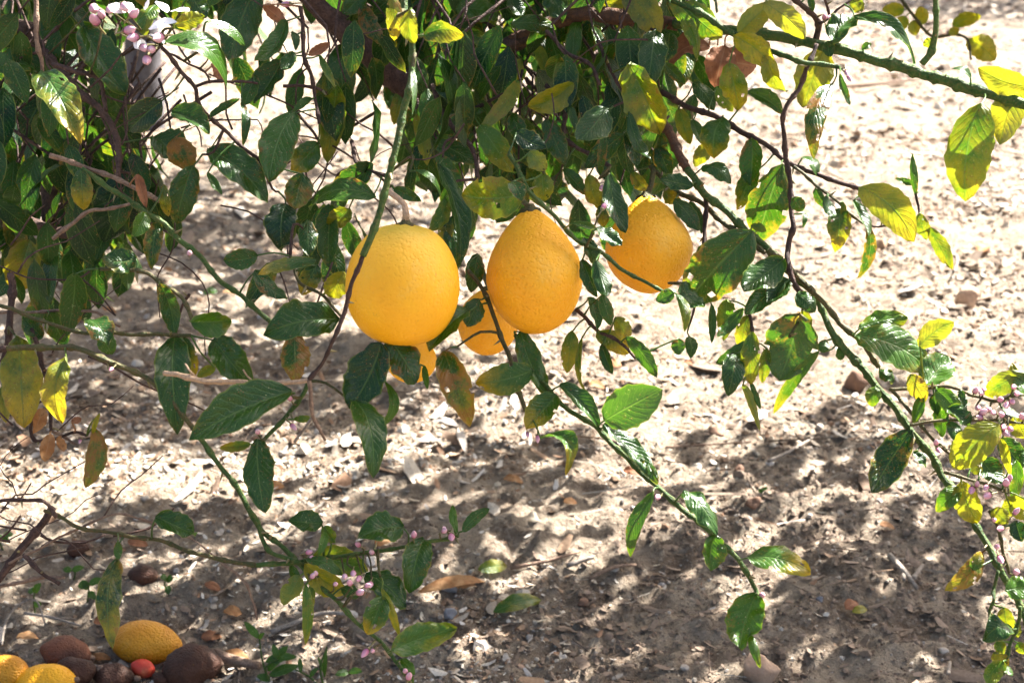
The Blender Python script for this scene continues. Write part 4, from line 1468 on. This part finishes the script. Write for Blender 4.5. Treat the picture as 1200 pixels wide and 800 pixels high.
def ground_leaf(name, label, x0, y0, x1, y1, w, mat, colr, curl=.2, lift=.012, fold=.3, cat='leaf', group=None):
    B, T = G(x0, y0, lift), G(x1, y1, lift)
    d = (B-CAM).dot(FWD)
    Nn = (Vector((0, 0, 1))*.9 - FWD*.6 + rvec(.15)).normalized()
    V, F, U = leaf_geom(B, T, Nn, w*KPX*d*1.25, Vector((0, 0, 0)), .10, fold, .25, curl, 12, 6, RNG.random()*20, RNG.uniform(-.4, .4))
    o = mesh_obj(name, V, F, M[mat], loc=B, uvs=U)
    o.color = colr
    return tag(o, label, cat, group)
ground_leaf('fallen_leaf', 'long fallen green leaf with yellow edge lying on the soil near the bottom centre', 578, 726, 636, 708, 17, 'leaf', (.30, .3, .4, .55))
ground_leaf('fallen_leaf', 'orange brown curled dry leaf lying behind the veined leaf', 490, 703, 572, 695, 12, 'tan', (0, 0, 0, 0), .3)
ground_leaf('fallen_leaf', 'pale dry leaf curled on top of the orange brown one', 532, 694, 558, 690, 14, 'tan', (0, 0, 0, 0), .5)
ground_leaf('fallen_leaf', 'green yellow fallen leaf half under the litter right of the hanging blue leaf', 560, 676, 596, 670, 14, 'leaf', (.4, .3, .4, .6))
ground_leaf('fallen_leaf', 'orange fallen leaf lying behind the two pink flower buds', 440, 640, 464, 634, 14, 'tan', (0, 0, 0, 0))
ground_leaf('fallen_leaf', 'small yellow fallen leaf on dark soil lower right', 998, 727, 1016, 721, 9, 'leaf', (.8, .2, .4, .8))
ground_leaf('fallen_leaf', 'dry brown leaf beside the small yellow fallen leaf', 990, 722, 1005, 717, 14, 'dry', (0, 0, 0, 0))
ground_leaf('fallen_leaf', 'curled white peel lying right of the hanging mottled leaf', 509, 498, 538, 503, 7, 'stone_pale', (0, 0, 0, 0), .6)
ground_leaf('fallen_leaf', 'bright white dry leaf scrap in sun right of the curled peel', 538, 517, 545, 532, 8, 'stone_pale', (0, 0, 0, 0), .3)
ground_leaf('fallen_leaf', 'orange dry leaf in sun left of the flat brown stone', 716, 436, 728, 432, 12, 'tan', (0, 0, 0, 0), .3)
ground_leaf('fallen_leaf', 'tan dry leaf at the foot of the distant sunlit sand, right of branches', 1148, 302, 1156, 290, 14, 'tan', (0, 0, 0, 0), .3)
ground_leaf('fallen_leaf', 'orange leaf scrap in the litter beside the left pile', 262, 722, 284, 716, 14, 'tan', (0, 0, 0, 0), .3)
SCRAP = [(150, 640, 'brown dry leaf in the litter just right of the hanging dark leaf stalk'),
         (310, 575, 'brown dry leaf in the shade below the drooping green leaf'),
         (190, 320, 'pale brown dry leaf on the shaded soil under the green branch'),
         (120, 366, 'tan dry leaf by the dead twigs on the left'),
         (262, 355, 'brown dry leaf beside the small blurred weed'),
         (660, 590, 'brown dry leaf on the soil left of the long curled leaf'),
         (690, 455, 'brown dry leaf in sun beneath the flat green leaf'),
         (800, 428, 'tan dry leaf in sun under the narrow hanging leaves'),
         (1000, 300, 'tan dry leaf in the bright sand right of the twisted leaf'),
         (1050, 150, 'blurred tan dry leaf in the far sand below the thick branch'),
         (590, 566, 'brown dry leaf in the sunlit litter near the middle'),
         (240, 690, 'brown dry leaf in the litter right of the pile'),
         (410, 706, 'brown dry leaf behind the lower pink buds'),
         (730, 556, 'brown dry leaf in sun under the hanging branch tip'),
         (1030, 620, 'brown dry leaf in the shade right of the striped sun patch'),
         (380, 690, 'brown dry leaf under the cluster of pink buds'),
         (150, 790, 'brown dry leaf in front of the red fruit at the lower edge'),
         (108, 772, 'pale dry leaf lying between the reddish and the blackened rotten lemons'),
         (236, 752, 'curled dry leaf just behind the large round rotten lemon'),
         (20, 752, 'tan dry leaf behind the small yellow lemon at the left edge'),
         (110, 735, 'brown dry leaf on the soil left of the yellow fallen lemon'),
         (262, 772, 'small tan dry leaf above the grey log end')]
for x, y, lab in SCRAP:
    a = RNG.uniform(-.5, .5); s = RNG.uniform(16, 28)*(.45+.55*y/700)
    ground_leaf('dry_leaf', lab, x, y, x+s*math.cos(a), y+s*.5*math.sin(a), s*.42, RNG.choice(['tan', 'dry', 'tan']), (0, 0, 0, 0), RNG.uniform(.1, .6), .008, .3, 'dry leaf', 'dry leaves scattered on the soil')

# ------------------------------------------------------------------ weeds
def weed(label, x, y, tops, mat='green_stem'):
    """tops: list of (tip x, tip y, [(leaf dx, dy, len, w)...]) in photo pixels"""
    g = G(x, y)
    d = (g-CAM).dot(FWD)
    root = empty('weed', g)
    tag(root, label, 'weed')
    for tx, ty, lvs in tops:
        tp = P(tx, ty, d-.01)
        tube('stem', [g-Vector((0, 0, .008)), (g+tp)/2+rvec(.004), tp], [.0016, .0013, .0008], mat, root, .008, 6, .1)
        for f, dx, dy, w in lvs:
            B = g.lerp(tp, f)
            T = B + RGT*(dx*KPX*d) + UPV*(-dy*KPX*d) - FWD*RNG.uniform(-.008, .012)
            V, F, U = leaf_geom(B, T, (-FWD+Vector((0, 0, .8))+rvec(.2)).normalized(), w*KPX*d, Vector((0, 0, 0)), .06, .25, .15, .2, 8, 4, RNG.random()*9)
            lo = mesh_obj('leaf', V, F, M['leaf'], root, loc=B, uvs=U)
            lo.color = (.1, .1, .1, RNG.uniform(.55, .95))
weed('green weed with pale stem and several leaves at the bottom left of centre', 318, 800, [(304, 748, [(1, -18, -20, 9), (1, 6, -8, 6), (.3, 22, -30, 13), (.5, 30, -8, 12), (.1, -16, -6, 10), (.2, 34, -12, 13)]), (326, 772, [(1, 22, -6, 9), (1, -6, -18, 8)])])
weed('slim upright green grass shoot right of the leafy weed', 380, 802, [(382, 760, [(.2, 3, -38, 5), (.3, -8, -20, 5)]), (346, 784, [(.5, 10, -12, 7), (.8, -3, -16, 6)])])
weed('low green sprout on the ground by the bottom centre', 412, 792, [(408, 786, [(.8, 16, -3, 9), (.8, -14, 1, 9)])])
weed('small green seedlings in the litter left of the hanging dark leaf', 100, 700, [(104, 684, [(1, 16, -6, 10), (1, -14, 2, 11), (.6, 10, 8, 9), (.7, -4, -12, 9)])])
weed('dull green seedling nearest the left edge in the litter', 40, 712, [(40, 694, [(1, 9, -12, 9), (1, -8, -4, 9), (.6, 6, 6, 8)])])
weed('grey green sprout right of the hanging dark leaf', 198, 694, [(196, 678, [(1, 8, -2, 10), (1, -6, -4, 10), (.5, 2, 8, 8)])])
weed('green seedling in the shaded litter above the pile', 84, 678, [(84, 668, [(1, 14, -4, 8), (1, -10, -2, 8)])])
weed('tiny green weed at the left edge below the dead branches', 4, 640, [(4, 628, [(1, 10, -3, 10), (1, 4, 8, 8), (1, -8, 3, 8)])])
weed('small blurred green weed on the shaded soil behind the green branch', 246, 352, [(246, 342, [(1, 8, -2, 9), (1, -8, 1, 9), (.5, 2, -8, 8)])])
weed('tiny yellow green weed at the right of the reddish pebbles', 893, 580, [(893, 574, [(1, 5, -3, 6), (1, -4, 2, 6)])])

# ------------------------------------------------------------------ neighbouring trees
def neighbour(label, base, top, r0, r1, crown, n, name='orchard_tree', pts=None):
    root = empty(name, base)
    tag(root, label, 'tree')
    mid = (base+top)/2 + Vector((.02, 0, 0))
    tube('trunk', [base-Vector((0, 0, .06)), mid, top], [r0, (r0+r1)/2, r1], 'grey_bark', root, .05, 14, .18)
    for k in range(6):
        a = k*1.05+.3
        e = crown + Vector((math.cos(a)*.7, math.sin(a)*.7, RNG.uniform(-.1, .35)))
        tube('limb', [top-Vector((0, 0, .04)), (top+e)/2+Vector((0, 0, .15)), e], [r1*.6, r1*.4, r1*.15], 'grey_bark', root, .06, 8, .2)
    lv = Leaves()
    for _ in range(n):
        v = rvec(1).normalized()*RNG.uniform(.35, 1)**.6
        B = crown + Vector((v.x*1.15, v.y*1.15, v.z*.6))
        T = B + Vector((RNG.gauss(0, .6), RNG.gauss(0, .6), -.7)).normalized()*RNG.uniform(.07, .11)
        if not (out_of_view(B, 20) and out_of_view(T, 20)): continue
        lv.add(B, T, rvec(1).normalized(), RNG.uniform(.035, .055))
    c = mesh_obj('crown', lv.V, lv.F, M['leaf_many'], root, loc=crown, uvs=lv.U)
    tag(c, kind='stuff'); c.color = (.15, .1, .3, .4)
b0 = G(172, 152)
neighbour('grey tree trunk standing out of focus behind the upper left leaves', b0, b0+Vector((-.02, .05, 1.35)), .062, .052, b0+Vector((0, .1, 2.0)), 1200)
g2 = G(1150, 4)
c2 = g2 + SUN*(2.0/SUN.z)
b2 = Vector((c2.x, c2.y, gz(c2.x, c2.y)))
neighbour('neighbouring orchard tree beyond the right edge throwing shade on the far ground', b2, b2+Vector((0, 0, 1.3)), .08, .06, b2+Vector((0, 0, 2.0)), 2600)

# ------------------------------------------------------------------ loose litter
def litter(n):
    V, F, Cc = [], [], []
    PAL = np.array([(.46, .40, .325), (.55, .50, .43), (.40, .335, .265), (.30, .20, .13), (.22, .13, .08), (.36, .32, .28), (.50, .46, .42), (.28, .19, .125), (.54, .46, .35), (.12, .08, .055)])
    W8 = np.array([.18, .13, .15, .12, .08, .08, .06, .08, .07, .05])
    u = NP.rand(n)
    y = 1.30*np.exp(u*math.log(9.0/1.30))
    half = (y*.94+.34)*.36*1.22
    x = (NP.rand(n)*2-1)*half
    z = ground_z(x, y)
    pale = NP.rand(n) < np.clip((y-1.6)*1.3 - .22*(x > .1), .14, .58) + .38*((x < .08) & (y < 2.25))
    keep = NP.rand(n) < np.clip(.55+1.5*vnoise(x*3.1+9, y*3.1), .15, 1)
    size = np.exp(NP.randn(n)*.52)*.0031*(1+.42*np.clip(y-1.8, 0, 1.4)+.26*np.clip(y-1.9, 0, 7))
    kind = NP.rand(n)*np.where((x < .08) & (y < 2.25), .62, 1.0)
    ci = NP.choice(len(PAL), n, p=W8/W8.sum())
    for i in np.nonzero(keep)[0]:
        s = size[i]; o = len(V)
        px, py, pz = x[i], y[i], z[i]
        a = NP.rand()*6.283; ca, sa = math.cos(a), math.sin(a)
        col = PAL[ci[i]]*(.8+.4*NP.rand())
        if not pale[i]: col = np.array((.20, .148, .110))*(.6+.9*NP.rand())
        if kind[i] < .24:                       # curled flake of leaf or bark
            l, w = s*(.8+.9*NP.rand()), s*(.35+.4*NP.rand())
            t1, t2 = (NP.rand()-.5)*.9, (NP.rand()-.5)*.9
            cu = s*.35*NP.rand(); th = s*.10
            for (lu, lv_) in ((-1, -.5), (-.1, -1), (.9, -.45), (1, .5), (.15, 1), (-.85, .6)):
                lu *= l*(.8+.4*NP.rand()); lv_ *= w*(.8+.4*NP.rand())
                h = t1*lu + t2*lv_ + cu*(lu/l)**2 + s*.30
                V.append((px+lu*ca-lv_*sa, py+lu*sa+lv_*ca, pz+h))
            V.append((px, py, pz+s*.30+th))
            V.append((px, py, pz+s*.05-th))
            for k in range(6):
                F.append((o+k, o+(k+1) % 6, o+6)); F.append((o+(k+1) % 6, o+k, o+7))
            Cc += [tuple(col)+(1,)]*8
        elif kind[i] < .93:                     # crumb of soil or pebble
            r = s*(.35+.5*NP.rand())
            for dx, dy, dz in ((1, 0, 0), (.3, .95, .1), (-.8, .6, 0), (-.8, -.6, .1), (.3, -.95, 0), (.35, .3, .8), (-.5, 0, .75), (.3, -.45, .7)):
                k = r*(.75+.5*NP.rand())
                V.append((px+(dx*ca-dy*sa)*k, py+(dx*sa+dy*ca)*k, pz+dz*k*.9-r*.08))
            F += [(o, o+1, o+5), (o+1, o+2, o+6, o+5), (o+2, o+3, o+6), (o+3, o+4, o+7, o+6), (o+4, o, o+7), (o, o+5, o+7), (o+5, o+6, o+7)]
            Cc += [tuple(col*.85)+(1,)]*8
        else:                                   # straw
            l, r = s*(2+3.2*NP.rand()), s*.11
            t1 = (NP.rand()-.5)*.3
            for lu in (-1, 0, 1):
                off = (NP.rand()-.5)*l*.12 if lu == 0 else 0
                for k in range(3):
                    b_ = k*2.094
                    V.append((px+lu*l*ca-(off+math.cos(b_)*r)*sa, py+lu*l*sa+(off+math.cos(b_)*r)*ca, pz+s*.3+t1*lu*l+math.sin(b_)*r))
            for q in (0, 3):
                for k in range(3):
                    F.append((o+q+k, o+q+(k+1) % 3, o+q+3+(k+1) % 3, o+q+3+k))
            Cc += [tuple(col)+(1,)]*9
    ob = mesh_obj('leaf_litter', V, F, M['chip'], smooth=False, cols=Cc)
    tag(ob, 'loose dry flakes, crumbs and straw covering the soil', kind='stuff')
litter(170000)
